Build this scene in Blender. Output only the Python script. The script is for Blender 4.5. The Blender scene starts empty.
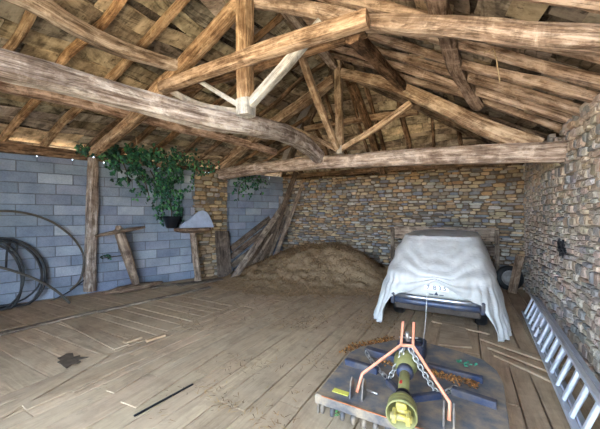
import bpy, math, random
from mathutils import Vector, Matrix, noise
PI = math.pi
rnd = random.Random(11)
scene = bpy.context.scene
COL = scene.collection

# ------------------------------------------------------------------ survey helpers
CAMZ = 1.7
YAW = math.radians(28.8)
F = 300.0
VIEW = Vector((-math.sin(YAW), math.cos(YAW), 0))
RIGHT = Vector((math.cos(YAW), math.sin(YAW), 0))
CAM = Vector((0, 0, CAMZ))
def ray(px, py):
    return VIEW + RIGHT * ((px - 300) / F) + Vector((0, 0, (214.5 - py) / F))
def at_d(px, py, d): return CAM + ray(px, py) * d
def at_y(px, py, y):
    r = ray(px, py); return CAM + r * (y / r.y)
def at_x(px, py, x):
    r = ray(px, py); return CAM + r * (x / r.x)
def at_z(px, py, z):
    r = ray(px, py); return CAM + r * ((z - CAMZ) / r.z)
def on_line(px, py, p0, p1, off=0.0):      # vertical plane through two floor points, moved towards the room
    d = Vector((p1[0] - p0[0], p1[1] - p0[1], 0)).normalized()
    n = Vector((-d.y, d.x, 0))
    if n.dot(Vector((-2.5 - p0[0], 3 - p0[1], 0))) < 0: n = -n
    r = ray(px, py)
    q = Vector((p0[0], p0[1], 0)) + n * off
    t = (q - CAM).dot(n) / r.dot(n)
    return CAM + r * t

def L(h):
    h = h.lstrip('#')
    out = []
    for i in (0, 2, 4):
        c = int(h[i:i+2], 16) / 255
        out.append(c / 12.92 if c <= .04045 else ((c + .055) / 1.055) ** 2.4)
    return tuple(out)
def vary(c, a=.15, r=rnd):
    k = 1 + r.uniform(-a, a)
    return tuple(max(0, x * k * (1 + r.uniform(-a * .25, a * .25))) for x in c)
def mixc(a, b, t): return tuple(x * (1 - t) + y * t for x, y in zip(a, b))
def lerp(a, b, t): return a + (b - a) * t
def nz(x, y, z): return noise.noise(Vector((x, y, z)))

# ------------------------------------------------------------------ mesh builder
class MB:
    def __init__(s): s.v = []; s.f = []; s.g = []; s.c = []; s.sm = []
    def add(s, vs, fs, col=(1, 1, 1), gr=None, smooth=False):
        b = len(s.v)
        s.v += [Vector(v) for v in vs]
        s.g += (gr if gr else [Vector(v) for v in vs])
        s.c += [col] * len(vs)
        s.f += [tuple(b + i for i in f) for f in fs]
        s.sm += [smooth] * len(fs)
    def box(s, c, size, rot=None, col=(1, 1, 1), bev=0.0, axis=None):
        """bevelled box; grain runs along its longest side"""
        hx, hy, hz = [q / 2 for q in size]
        c = Vector(c)
        off = Vector((rnd.uniform(0, 50), rnd.uniform(0, 9), rnd.uniform(0, 9)))
        ax = axis if axis is not None else max(range(3), key=lambda i: size[i])
        def G(p): return Vector((p[ax], p[(ax+1) % 3], p[(ax+2) % 3])) + off
        if bev <= 0:
            P = [Vector((x, y, z)) for x in (-hx, hx) for y in (-hy, hy) for z in (-hz, hz)]
            Fs = [(0,1,3,2),(4,6,7,5),(0,4,5,1),(2,3,7,6),(0,2,6,4),(1,5,7,3)]
        else:
            b = min(bev, hx*.45, hy*.45, hz*.45)
            P = []; idx = {}
            for sx in (-1, 1):
                for sy in (-1, 1):
                    for sz in (-1, 1):
                        for a in range(3):
                            q = [sx*(hx-b), sy*(hy-b), sz*(hz-b)]
                            q[a] = (sx*hx, sy*hy, sz*hz)[a]
                            idx[(sx, sy, sz, a)] = len(P); P.append(Vector(q))
            Fs = []
            for a in range(3):
                o1, o2 = (a+1) % 3, (a+2) % 3
                for sg in (-1, 1):
                    loop = []
                    for (q1, q2) in ((-1,-1),(1,-1),(1,1),(-1,1)):
                        k = [0,0,0]; k[a] = sg; k[o1] = q1; k[o2] = q2
                        loop.append(idx[(k[0],k[1],k[2],a)])
                    Fs.append(tuple(loop if sg > 0 else loop[::-1]))
            for a in range(3):                      # edges along axis a
                o1, o2 = (a+1) % 3, (a+2) % 3
                for q1 in (-1, 1):
                    for q2 in (-1, 1):
                        k0 = [0,0,0]; k0[o1] = q1; k0[o2] = q2; k0[a] = -1
                        k1 = list(k0); k1[a] = 1
                        lp = [idx[(*k0, o1)], idx[(*k1, o1)], idx[(*k1, o2)], idx[(*k0, o2)]]
                        Fs.append(tuple(lp if q1*q2 < 0 else lp[::-1]))
            for sx in (-1, 1):
                for sy in (-1, 1):
                    for sz in (-1, 1):
                        lp = [idx[(sx,sy,sz,a)] for a in range(3)]
                        Fs.append(tuple(lp if sx*sy*sz > 0 else lp[::-1]))
        gr = [G(p) for p in P]
        if rot is not None: P = [rot @ p for p in P]
        s.add([p + c for p in P], Fs, col, gr)
    def tube(s, pts, radii, n=8, col=(1, 1, 1), sq=0.0, wob=0.0, asp=1.0, cap=True, seg=None, roll=0.0, smooth=True, closed=False):
        """swept log, bar or hose through pts. sq 0 = round, 1 = square; wob = roughness of its outline"""
        pts = [Vector(p) for p in pts]
        if not hasattr(radii, '__len__'): radii = [radii] * len(pts)
        if seg:
            np_, nr = [], []
            m = len(pts)
            for i in range(m - 1):
                p0 = pts[max(i-1, 0)]; p1 = pts[i]; p2 = pts[i+1]; p3 = pts[min(i+2, m-1)]
                k = max(1, int((p2 - p1).length / seg))
                for j in range(k):
                    t = j / k
                    q = .5 * ((2*p1) + (p2-p0)*t + (2*p0-5*p1+4*p2-p3)*t*t + (3*p1-p0-3*p2+p3)*t*t*t)
                    np_.append(q); nr.append(lerp(radii[i], radii[i+1], t))
            np_.append(pts[-1]); nr.append(radii[-1])
            pts, radii = np_, nr
        off = Vector((rnd.uniform(0, 50), rnd.uniform(0, 9), rnd.uniform(0, 9)))
        m = len(pts); V = []; Gr = []; dist = 0; prev = None
        for i, p in enumerate(pts):
            if closed: d = pts[(i+1) % m] - pts[i-1]
            else: d = pts[min(i+1, m-1)] - pts[max(i-1, 0)]
            d.normalize()
            if prev is None:
                up = Vector((0, 0, 1)) if abs(d.z) < .93 else Vector((0, 1, 0))
                a = d.cross(up).normalized()
            else:
                a = (prev - d * prev.dot(d)).normalized()
            prev = a
            b = a.cross(d).normalized()
            if i: dist += (p - pts[i-1]).length
            for k in range(n):
                th = 2*PI*k/n + roll + PI/n*(1 if sq > .5 else 0)
                cx, sy = math.cos(th), math.sin(th)
                r = radii[i]
                if sq > 0:
                    mx = max(abs(math.cos(th-roll)), abs(math.sin(th-roll)))
                    r *= lerp(1, min(1.0/mx, 1.25), sq)
                if wob: r *= 1 + wob * (nz(dist*1.6+off.x, cx*1.3, sy*1.3) * 1.5 + .5*nz(dist*6+off.x, cx*2.5, sy*2.5+off.y))
                V.append(p + a*(cx*r) + b*(sy*r*asp))
                Gr.append(Vector((dist, cx*r, sy*r)) + off)
        Fs = []
        for i in range(m if closed else m - 1):
            for k in range(n):
                i2 = (i+1) % m
                Fs.append((i*n+k, i2*n+k, i2*n+(k+1) % n, i*n+(k+1) % n))
        if cap and not closed:
            Fs.append(tuple(range(n))); Fs.append(tuple((m-1)*n+k for k in range(n-1, -1, -1)))
        s.add(V, Fs, col, Gr, smooth)
    def lathe(s, prof, origin, axis=(0, 0, 1), n=24, col=(1, 1, 1), smooth=True, cap=True):
        ax = Vector(axis).normalized()
        up = Vector((0, 0, 1)) if abs(ax.z) < .9 else Vector((1, 0, 0))
        a = ax.cross(up).normalized(); b = ax.cross(a).normalized(); o = Vector(origin)
        V = []; Fs = []
        for (r, h) in prof:
            for k in range(n):
                th = 2*PI*k/n
                V.append(o + ax*h + a*(math.cos(th)*r) + b*(math.sin(th)*r))
        for i in range(len(prof)-1):
            for k in range(n):
                Fs.append((i*n+k, i*n+(k+1) % n, (i+1)*n+(k+1) % n, (i+1)*n+k))
        if cap:
            Fs.append(tuple(range(n-1, -1, -1))); Fs.append(tuple((len(prof)-1)*n+k for k in range(n)))
        s.add(V, Fs, col, None, smooth)
    def prism(s, outline, thick, M, col=(1, 1, 1)):
        """outline in local xy, extruded along local z, placed by matrix M"""
        n = len(outline); t = thick / 2
        V = [M @ Vector((x, y, -t)) for x, y in outline] + [M @ Vector((x, y, t)) for x, y in outline]
        Gr = [Vector((x, y, 0)) for x, y in outline] * 2
        Fs = [tuple(range(n-1, -1, -1)), tuple(range(n, 2*n))] + [(i, (i+1) % n, n+(i+1) % n, n+i) for i in range(n)]
        s.add(V, Fs, col, Gr)

def attr_write(me, mb):
    a = me.attributes.new('gr', 'FLOAT_VECTOR', 'POINT')
    flat = []
    for g in mb.g: flat += [g[0], g[1], g[2]]
    a.data.foreach_set('vector', flat)
    c = me.attributes.new('Col', 'FLOAT_COLOR', 'POINT')
    flat = []
    for q in mb.c: flat += [q[0], q[1], q[2], 1]
    c.data.foreach_set('color', flat)

def make(name, mb, mat, parent=None, label=None, cat=None, group=None, kind=None, local=False, origin=None):
    me = bpy.data.meshes.new(name)
    o = bpy.data.objects.new(name, me)
    if parent is None:
        if origin is None:
            xs = [v.x for v in mb.v]; ys = [v.y for v in mb.v]; zs = [v.z for v in mb.v]
            origin = Vector(((min(xs)+max(xs))/2, (min(ys)+max(ys))/2, min(zs)))
        sh = Vector(origin); o.location = sh
    elif local: sh = Vector((0, 0, 0))
    else:
        sh = Vector(parent.location)
        if parent.parent: sh = sh + Vector(parent.parent.location)
    me.from_pydata([v - sh for v in mb.v], [], mb.f)
    me.polygons.foreach_set('use_smooth', mb.sm)
    attr_write(me, mb)
    me.materials.append(mat)
    me.update()
    COL.objects.link(o)
    if parent is not None: o.parent = parent
    tag(o, label, cat, group, kind)
    return o
def tag(o, label=None, cat=None, group=None, kind=None):
    if label: o['label'] = label
    if cat: o['category'] = cat
    if group: o['group'] = group
    if kind: o['kind'] = kind
def thing(name, loc, label, cat, group=None, rz=0.0):
    o = bpy.data.objects.new(name, None); COL.objects.link(o)
    o.empty_display_size = .1
    o.location = loc; o.rotation_euler = (0, 0, rz)
    tag(o, label, cat, group)
    return o

# ------------------------------------------------------------------ materials
class NT:
    def __init__(s, name):
        s.m = bpy.data.materials.new(name); s.m.use_nodes = True
        s.t = s.m.node_tree; s.n = s.t.nodes; s.l = s.t.links
        s.b = s.n['Principled BSDF']
    def node(s, typ, **kw):
        n = s.n.new(typ)
        for k, v in kw.items():
            if k in n.inputs.keys(): n.inputs[k].default_value = v
            else: setattr(n, k, v)
        return n
    def link(s, a, b): s.l.new(a, b)
    def attr(s, nm):
        n = s.n.new('ShaderNodeAttribute'); n.attribute_name = nm; return n
    def mapping(s, src, scale, loc=(0, 0, 0)):
        n = s.n.new('ShaderNodeMapping'); n.inputs['Scale'].default_value = scale; n.inputs['Location'].default_value = loc
        s.link(src, n.inputs['Vector']); return n.outputs[0]
    def noise(s, vec, scale, detail=5, rough=.6, dist=0.0):
        n = s.n.new('ShaderNodeTexNoise')
        n.inputs['Scale'].default_value = scale; n.inputs['Detail'].default_value = detail
        n.inputs['Roughness'].default_value = rough; n.inputs['Distortion'].default_value = dist
        s.link(vec, n.inputs['Vector']); return n.outputs['Fac']
    def ramp(s, fac, stops):
        n = s.n.new('ShaderNodeValToRGB'); e = n.color_ramp.elements
        while len(e) < len(stops): e.new(.5)
        for i, (p, c) in enumerate(stops):
            e[i].position = p; e[i].color = (*c, 1) if len(c) == 3 else c
        s.link(fac, n.inputs['Fac']); return n.outputs['Color']
    def mix(s, a, b, fac, mode='MIX'):
        n = s.n.new('ShaderNodeMix'); n.data_type = 'RGBA'; n.blend_type = mode
        for k, v in ((6, a), (7, b)):
            if isinstance(v, tuple): n.inputs[k].default_value = (*v, 1)
            else: s.link(v, n.inputs[k])
        if isinstance(fac, (int, float)): n.inputs[0].default_value = fac
        else: s.link(fac, n.inputs[0])
        return n.outputs[2]
    def bump(s, h, strength, dist=.01, prev=None):
        n = s.n.new('ShaderNodeBump'); n.inputs['Strength'].default_value = strength; n.inputs['Distance'].default_value = dist
        s.link(h, n.inputs['Height'])
        if prev is not None: s.link(prev, n.inputs['Normal'])
        return n.outputs[0]
    def done(s, col=None, rough=.8, normal=None, metal=0.0, spec=.3):
        if col is not None:
            if isinstance(col, tuple): s.b.inputs['Base Color'].default_value = (*col, 1)
            else: s.link(col, s.b.inputs['Base Color'])
        if isinstance(rough, (int, float)): s.b.inputs['Roughness'].default_value = rough
        else: s.link(rough, s.b.inputs['Roughness'])
        s.b.inputs['Metallic'].default_value = metal
        s.b.inputs['Specular IOR Level'].default_value = spec
        if normal is not None: s.link(normal, s.b.inputs['Normal'])
        return s.m

def wood(name, dark, mid, light, grain=16, speck=.25, bumpd=.012, dust=None, dustamt=.5, crack=.6):
    t = NT(name)
    g = t.attr('gr').outputs['Vector']
    f1 = t.noise(t.mapping(g, (2.0, grain, grain)), 1.0, 9, .72, .6)
    c = t.ramp(f1, [(.34, dark), (.48, mid), (.64, light)])
    f2 = t.noise(g, 3.1, 6, .7, .5)                       # blotches of weathering
    c = t.mix(c, t.mix(c, dark, .65), t.ramp(f2, [(.50, (0, 0, 0)), (.60, (.8,)*3)]))
    c = t.mix(c, light, t.ramp(f2, [(.34, (.7,)*3), (.44, (0, 0, 0))]))
    f3 = t.noise(t.mapping(g, (18, 40, 40), (3, 1, 7)), 1.0, 3, .7)
    c = t.mix(c, dark, t.ramp(f3, [(.60, (0, 0, 0)), (.68, (speck, speck, speck))]))
    f4 = t.noise(t.mapping(g, (1.1, grain*2.2, grain*2.2), (9, 4, 2)), 1.0, 3, .5, .8)   # drying cracks
    ck = t.ramp(f4, [(.44, (0, 0, 0)), (.485, (crack,)*3), (.50, (crack,)*3), (.54, (0, 0, 0))])
    c = t.mix(c, tuple(x*.45 for x in dark), t.mix((0, 0, 0), ck, t.ramp(f2, [(.42, (0, 0, 0)), (.55, (1, 1, 1))])))
    c = t.mix(c, t.attr('Col').outputs['Color'], 1.0, 'MULTIPLY')
    if dust:
        fd = t.noise(t.n.new('ShaderNodeNewGeometry').outputs['Position'], 1.1, 8, .7, .4)
        c = t.mix(c, dust, t.ramp(fd, [(.30, (.1,)*3), (.62, (dustamt,)*3)]))
        fd2 = t.noise(t.n.new('ShaderNodeNewGeometry').outputs['Position'], 4.5, 8, .75, .8)
        c = t.mix(c, tuple(x*.42 for x in dust), t.ramp(fd2, [(.55, (0, 0, 0)), (.72, (.55,)*3)]))
    b = t.bump(f1, .9, bumpd)
    b = t.bump(f3, .5, .004, b)
    return t.done(c, .85, b, spec=.2)

M_OAK = wood('hewn_oak', L('#564537'), L('#a39080'), L('#d6c8ba'))
M_OLDBEAM = wood('weathered_beam', L('#5a4b41'), L('#9d9087'), L('#d3ccc5'), grain=18, speck=.5)
M_PINE = wood('honey_pine', L('#5f4835'), L('#a58a70'), L('#dac3a6'))
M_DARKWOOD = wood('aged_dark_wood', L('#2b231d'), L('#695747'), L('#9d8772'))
M_PALE = wood('limewashed_wood', L('#8f8c88'), L('#bfbebb'), L('#d6d5d2'), speck=.6, crack=.6)
M_DECK = wood('roof_boards', L('#3e3730'), L('#93877a'), L('#c8bdae'), grain=9, speck=.6)
M_FLOOR = wood('floor_boards', L('#6a5645'), L('#a68e74'), L('#c4ac8e'), grain=22, dust=L('#bda588'), dustamt=.85, crack=.0)
M_GREYPLANK = wood('grey_planks', L('#453a32'), L('#83766a'), L('#b0a392'), grain=18)

def stone_mat(name, rough_scale=14, mott=.5, bd=.02):
    t = NT(name)
    pos = t.n.new('ShaderNodeNewGeometry').outputs['Position']
    c = t.attr('Col').outputs['Color']
    f = t.noise(pos, rough_scale, 7, .65)
    c2 = t.mix(c, t.ramp(f, [(.3, (.45, .45, .45)), (.55, (1, 1, 1)), (.75, (1.35, 1.3, 1.2))]), mott, 'MULTIPLY')
    f2 = t.noise(pos, 3, 4, .6)
    c2 = t.mix(c2, t.ramp(f2, [(.35, (.7, .7, .72)), (.65, (1.15, 1.1, 1.05))]), .6, 'MULTIPLY')
    b = t.bump(f, .8, bd)
    return t.done(c2, .9, b, spec=.15)
M_STONE = stone_mat('wall_stone')
M_BLOCK = stone_mat('concrete_block', 40, .35, .006)
M_SLATE = stone_mat('slate', 20, .4, .01)

def plain(name, col, rough=.6, metal=0.0, dirt=None, damt=.5, dscale=6, bump=0.0, spec=.4):
    t = NT(name)
    pos = t.n.new('ShaderNodeNewGeometry').outputs['Position']
    c = t.mix(col, t.attr('Col').outputs['Color'], 1.0, 'MULTIPLY')
    f = t.noise(pos, dscale, 6, .65)
    if dirt: c = t.mix(c, dirt, t.ramp(f, [(.4, (0, 0, 0)), (.65, (damt,)*3)]))
    nrm = t.bump(f, .6, bump) if bump else None
    return t.done(c, rough, nrm, metal, spec)
M_HAY = plain('dry_hay', L('#ab9070'), .95, dirt=L('#7c664c'), damt=.7, dscale=9, bump=.03, spec=.1)
M_STRAND = plain('hay_strand', L('#b08a5c'), .9, spec=.1)
M_LEAF = plain('ivy_leaf', (1, 1, 1), .45, spec=.35)
M_STEM = plain('ivy_stem', L('#4a3b2a'), .9)
M_HOSE = plain('black_rubber', L('#181a1e'), .45, dirt=L('#4a4742'), damt=.35)
M_PIPE = plain('dusty_pipe', L('#5d564c'), .7, dirt=L('#3a3733'), damt=.5)
M_BLACK = plain('black_plastic', L('#15171c'), .4)
M_NAVY = plain('navy_paint', L('#27324c'), .5, dirt=L('#6c6152'), damt=.55, dscale=7)
M_DECKPAINT = plain('worn_mower_paint', L('#5e6066'), .6, dirt=L('#a08c72'), damt=.85, dscale=5, bump=.004)
M_ORANGE = plain('orange_paint', L('#dd9072'), .45, dirt=L('#b27a5c'), damt=.5, dscale=15)
M_RUST = plain('rusty_orange', L('#b0683a'), .7, dirt=L('#5a4434'), damt=.6, dscale=14)
M_YELLOW = plain('yellow_guard', L('#817d50'), .5, dirt=L('#7c7844'), damt=.5, dscale=12)
M_YELLOWB = plain('bright_yellow_plastic', L('#bca84c'), .5, dirt=L('#85806c'), damt=.9, dscale=20)
M_LABEL = plain('yellow_sticker', L('#cfc65a'), .6)
M_RED = plain('red_sticker', L('#c02a28'), .6)
M_STEEL = plain('galvanised_steel', L('#b9b6b0'), .4, .8, dirt=L('#6b655c'), damt=.5, dscale=20)
M_ALU = plain('aluminium', L('#d0d3d8'), .42, .3, dirt=L('#8f8f90'), damt=.35, dscale=9)
M_CREAM = plain('cream_car_paint', L('#dddad0'), .35, dirt=L('#a89c8a'), damt=.35, spec=.5)
M_CHROME = plain('dull_chrome', L('#a9adb3'), .3, .85, dirt=L('#6a5c50'), damt=.5, dscale=12)
M_BUMPER = plain('steel_blue_bumper', L('#454f66'), .4, .3, dirt=L('#6f6558'), damt=.5, dscale=9)
M_WHITE = plain('white_plate', L('#eeeeea'), .5)
M_INK = plain('dark_ink', L('#2a3448'), .6)
M_GLASS = plain('dark_glass', L('#20262c'), .15)
M_TAIL = plain('red_lens', L('#7a1f1c'), .25)
M_CORD = plain('white_cord', L('#dedcd6'), .8)
M_TWINE = plain('straw_twine', L('#a08a6c'), .9)
M_GREEN = plain('green_scrap', L('#3f8f6c'), .7)
M_LEAFLITTER = plain('leaf_litter', (1, 1, 1), .9)
M_GROUND = plain('yard_earth', L('#c2ab88'), .95, dirt=L('#b09a78'), damt=.6, dscale=1.5)

def cloth_mat():
    t = NT('cover_fabric')
    pos = t.n.new('ShaderNodeNewGeometry').outputs['Position']
    f = t.noise(pos, 2.2, 6, .6, .5)
    c = t.ramp(f, [(.3, L('#b9b5ae')), (.55, L('#cfcdc9')), (.75, L('#dad9d6'))])
    sep = t.n.new('ShaderNodeSeparateXYZ'); t.link(pos, sep.inputs[0])
    f3 = t.noise(pos, 7, 4, .6)
    c = t.mix(c, L('#a3927c'), t.ramp(f3, [(.58, (0, 0, 0)), (.85, (.35,)*3)]))
    f2 = t.noise(pos, 300, 2)
    return t.done(c, .75, t.bump(f2, .3, .002, t.bump(t.noise(pos, 9, 4, .6, 1.0), .5, .02)), spec=.25)
M_CLOTH = cloth_mat()

# ------------------------------------------------------------------ plan of the barn
LW0 = Vector((-8.70, -1.0, 0)); LW1 = Vector((-5.30, 8.50, 0))      # inner face of the left wall
RWX = 1.22                                                            # inner face of the right wall
BW0 = Vector((-5.30, 8.50, 0)); BW1 = Vector((1.22, 8.42, 0))
def xl(y): return LW0.x + (LW1.x - LW0.x) * (y - LW0.y) / (LW1.y - LW0.y)
RIDX, RIDZ, RIDY = -2.35, 4.95, 5.85
EL, ER, EB = 3.14, 2.98, 3.02                                         # eaves heights left, right, back
def roof_left(x, y):  return EL + (RIDZ - EL) * (x - xl(y)) / (RIDX - xl(y))
def roof_right(x, y): return ER + (RIDZ - ER) * (RWX - x) / (RWX - RIDX)
def roof_back(x, y):  return EB + (RIDZ - EB) * (8.45 - y) / (8.45 - RIDY)
def roof(x, y):
    a = roof_left(x, y) if x < RIDX else roof_right(x, y)
    return min(a, roof_back(x, y)) if y > RIDY else a

# ------------------------------------------------------------------ stone walls
def stone_blob(mb, cx, cz, w, h, frame, col, prot, r, smooth=False, n=9):
    """one rough stone: an irregular outline raised out of the wall face. frame(s, z, d) -> world"""
    V = []; ph = r.uniform(0, 6)
    def ring(sc, d, jit):
        for k in range(n):
            th = 2*PI*k/n + ph
            c_, s_ = math.cos(th), math.sin(th)
            e = .55
            x = math.copysign(abs(c_)**e, c_)*w/2; z = math.copysign(abs(s_)**e, s_)*h/2
            k2 = outl[k]
            V.append(frame(cx + x*sc*k2, cz + z*sc*k2, d + r.uniform(-jit, jit)))
    outl = [1 + r.uniform(-.13, .09) for _ in range(n)]
    ring(1.0, -.05, 0); ring(.97, prot*.55, .004); ring(.78, prot, .006)
    V.append(frame(cx + r.uniform(-.1, .1)*w, cz, prot*1.08))
    Fs = []
    for i in range(2):
        for k in range(n):
            Fs.append((i*n+k, i*n+(k+1) % n, (i+1)*n+(k+1) % n, (i+1)*n+k))
    for k in range(n): Fs.append((2*n+k, 2*n+(k+1) % n, 3*n))
    mb.add(V, Fs, col, None, smooth)

def courses(mb, s0, s1, ztop, frame, pal, r, hr=(.06, .13), wr=(.12, .34), prot=(.015, .05), z0=0.0, skip=None):
    z = z0
    while True:
        h = r.uniform(*hr)
        s = s0 + r.uniform(-.1, 0)
        if z > 4.6: break
        while s < s1:
            w = r.uniform(*wr) * (1.0 if h > .08 else 1.15)
            w = min(w, s1 - s + .02)
            zz = z + r.uniform(-.018, .018) + .02*math.sin(s*1.9 + z*3)
            c = s + w/2
            if w > .05 and zz + h*.6 < ztop(c) and not (skip and skip(c, zz + h/2)):
                if h > .1 and r.random() < .3:
                    stone_blob(mb, c, zz + h*.27, w*.96, h*.46, frame, vary(pal(c, zz, r), .16, r), r.uniform(*prot), r)
                    stone_blob(mb, c, zz + h*.77, w*.96, h*.46, frame, vary(pal(c, zz, r), .16, r), r.uniform(*prot), r)
                else:
                    stone_blob(mb, c, zz + h/2, w*.96, h*r.uniform(.84, .98), frame, vary(pal(c, zz, r), .16, r), r.uniform(*prot), r)
            s += w
        z += h

def wall_core(mb, p0, p1, top_fn, thick, col, out, steps=30, inset=.0):
    """mortar body of a wall: inner face p0->p1, thickness going 'out'"""
    V = []; Fs = []
    for i in range(steps+1):
        t = i/steps; p = p0.lerp(p1, t); zt = top_fn((p - p0).length)
        for (d, z) in ((inset, -.1), (inset, zt), (thick, zt), (thick, -.1)):
            q = p + out*d; V.append(Vector((q.x, q.y, z)))
    for i in range(steps):
        for k in range(4):
            a = i*4+k; b = i*4+(k+1) % 4
            Fs.append((a, b, b+4, a+4))
    Fs.append((0, 1, 2, 3)); Fs.append(tuple(steps*4 + k for k in (3, 2, 1, 0)))
    mb.add(V, Fs, col)

PB = [L('#9b8e7c'), L('#b5a488'), L('#96928c'), L('#aaa59c'), L('#c4b090'), L('#7a756f'), L('#a38b6e'), L('#858a92'), L('#bdb9b0'), L('#b39470')]
PR = [L('#bcb1a4'), L('#c6b8a8'), L('#aaa5a0'), L('#cbbfae'), L('#bba793'), L('#9e9a97'), L('#c9c2b8'), L('#c0b09e'), L('#c4b2a2')]
# back wall
mb = MB(); r = random.Random(5)
Lb = (BW1 - BW0).length; db = (BW1 - BW0).normalized(); nb = Vector((db.y, -db.x, 0))      # towards the room
if nb.y > 0: nb = -nb
def fr_b(s, z, d):
    p = BW0 + db*s + nb*d; return Vector((p.x, p.y, z))
topb = lambda s: 2.84 + .04*nz(s*1.5, 0, 3)
wall_core(mb, BW0 - db*.5, BW1 + db*.5, lambda s: 2.82, .5, L('#6d5f4f'), -nb)
courses(mb, 0, Lb, topb, fr_b, lambda s, z, r: r.choice(PB), r, hr=(.045, .10), wr=(.09, .28))
make('wall_back', mb, M_STONE, kind='structure')

# right wall (rough rubble in lime mortar)
mb = MB(); r = random.Random(8)
RW0 = Vector((RWX, -1.0, 0)); RW1 = Vector((RWX, 8.42, 0))
def fr_r(s, z, d):
    return Vector((RWX - .022 - d + .022*nz(s*.8, z*.8, 4), -1.0 + s, z))
def topr(s): return 2.86 + .07*nz(s*1.3, 0, 9) + (.0 if s < 7 else -.0)
wall_core(mb, RW0, RW1 + Vector((0, .5, 0)), lambda s: topr(s) - .03, .55, L('#a39887'), Vector((1, 0, 0)), 40, .0)
courses(mb, 0, 9.42, topr, fr_r, lambda s, z, r: r.choice(PR), r, hr=(.06, .15), wr=(.08, .24), prot=(.006, .035))
# loose stones on top of the wall, under the slates
for i in range(60):
    s = r.uniform(.5, 9.3)
    stone_blob(mb, s, topr(s) + r.uniform(-.02, .05), r.uniform(.14, .28), r.uniform(.06, .12), fr_r, vary(r.choice(PR), .15, r), .03, r)
make('wall_right', mb, M_STONE, kind='structure')

# left wall: concrete blocks, interrupted by a stone pier
dl = (LW1 - LW0).normalized(); nl = Vector((dl.y, -dl.x, 0)); Ll = (LW1 - LW0).length
def fr_l(s, z, d):
    p = LW0 + dl*s + nl*d; return Vector((p.x, p.y, z))
def s_of_y(y): return (y - LW0.y) / dl.y
PS0, PS1 = (on_line(195, 230, LW0, LW1) - LW0).xy.length, (on_line(225, 230, LW0, LW1) - LW0).xy.length
mb = MB(); r = random.Random(3)
wall_core(mb, LW0, LW1 + dl*.3, lambda s: 2.84, .22, L('#6d7278'), -nl, 4, .012)
zc = 0.0; row = 0
PBL = [L('#8a95a4'), L('#96a0ae'), L('#7f8a9a'), L('#a0a8b4'), L('#8691a1')]
while zc < 2.75:
    s = -.3 + (row % 2)*.28 + r.uniform(-.02, .02)
    while s < Ll:
        w = .56
        a, b = s, min(s + w, Ll)
        if not (a > PS0 - .1 and b < PS1 + .1) and b - a > .08:
            col = vary(r.choice(PBL), .12, r)
            P = []
            e = .006; dd = r.uniform(.0, .005)
            V = [fr_l(x, z, d) for (d, i_) in ((-.02, 0), (dd, .004)) for (x, z) in ((a+e+i_, zc+e+i_), (b-e-i_, zc+e+i_), (b-e-i_, zc+.21-e-i_), (a+e+i_, zc+.21-e-i_))]
            mb.add(V, [(4,5,6,7),(0,1,5,4),(1,2,6,5),(2,3,7,6),(3,0,4,7)], col)
        s += w
    zc += .2105; row += 1
make('wall_left', mb, M_BLOCK, kind='structure')
mb = MB(); r = random.Random(13)
wall_core(mb, LW0 + dl*PS0, LW0 + dl*PS1, lambda s: 2.84, .3, L('#7d6a50'), -nl, 4, -.10)
PP = [L('#a58c6a'), L('#b39a78'), L('#8e8070'), L('#9c968c'), L('#bba684'), L('#7c7468')]
fr_p = lambda s, z, d: fr_l(s, z, d + .10)
courses(mb, PS0, PS1, lambda s: 2.86, fr_p, lambda s, z, r: r.choice(PP), r, wr=(.14, .3))
for sgn, S in ((1, PS1), (-1, PS0)):
    pass
make('stone_pier', mb, M_STONE, kind='structure').name = 'trim_1'

# front wall on the left of the wide doorway, and lintel over the doorway
mb = MB()
mb.box((-6.2, -1.25, 1.5), (6.0, .4, 3.1), col=L('#8d8272')); mb.box((-1.4, -1.25, 4.15), (5.6, .4, 1.7), col=L('#8d8272'))
mb.box((-5.5, -1.25, 3.6), (3.0, .4, 1.4), col=L('#8d8272'))
make('wall_front', mb, M_STONE, kind='structure')

# ------------------------------------------------------------------ floor
def floor_board(mb, x0, x1, y0, y1, along, r, z=0.0, col=None):
    th = .035
    c = vary(col or r.choice(FP), .13, r)
    off = Vector((r.uniform(0, 60), r.uniform(0, 9), r.uniform(0, 9)))
    e = r.uniform(.002, .006); zt = z + r.uniform(-.0025, .002)
    x0 += e; x1 -= e; y0 += e; y1 -= e
    n = max(2, int((y1-y0 if along == 'y' else x1-x0)/.35))
    ti = r.uniform(-.0015, .0015); V = []; G = []
    for i in range(n+1):
        t = i/n
        wv = .0015*math.sin(t*5 + off.x); w2 = .004*math.sin(t*3+off.y)
        if along == 'y':
            y = lerp(y0, y1, t); row = [(x0+w2, y, -th), (x0+w2, y, -.004), (x0+.006+w2, y, 0), (x1-.006+w2, y, 0), (x1+w2, y, -.004), (x1+w2, y, -th)]
        else:
            x = lerp(x0, x1, t); row = [(x, y0+w2, -th), (x, y0+w2, -.004), (x, y0+.006+w2, 0), (x, y1-.006+w2, 0), (x, y1+w2, -.004), (x, y1+w2, -th)]
        for k, q in enumerate(row):
            V.append((q[0], q[1], q[2] + zt + wv + (ti if k < 3 else -ti)))
            G.append(Vector((q[1], q[0], q[2]))+off if along == 'y' else Vector((q[0], q[1], q[2]))+off)
    Fs = [(i*6+k, i*6+k+1, (i+1)*6+k+1, (i+1)*6+k) for i in range(n) for k in range(5)]
    if along == 'y': Fs = [f[::-1] for f in Fs]
    Fs += [tuple(range(6)), tuple(n*6+k for k in range(5, -1, -1))]
    mb.add(V, Fs, c, G)
FP = [(1, 1, 1), (1.08, 1.03, .97), (.86, .84, .82), (1.15, 1.1, 1.02), (.95, .9, .86), (.78, .74, .70)]
mb = MB(); r = random.Random(21)
x = RWX; XB = None
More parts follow.
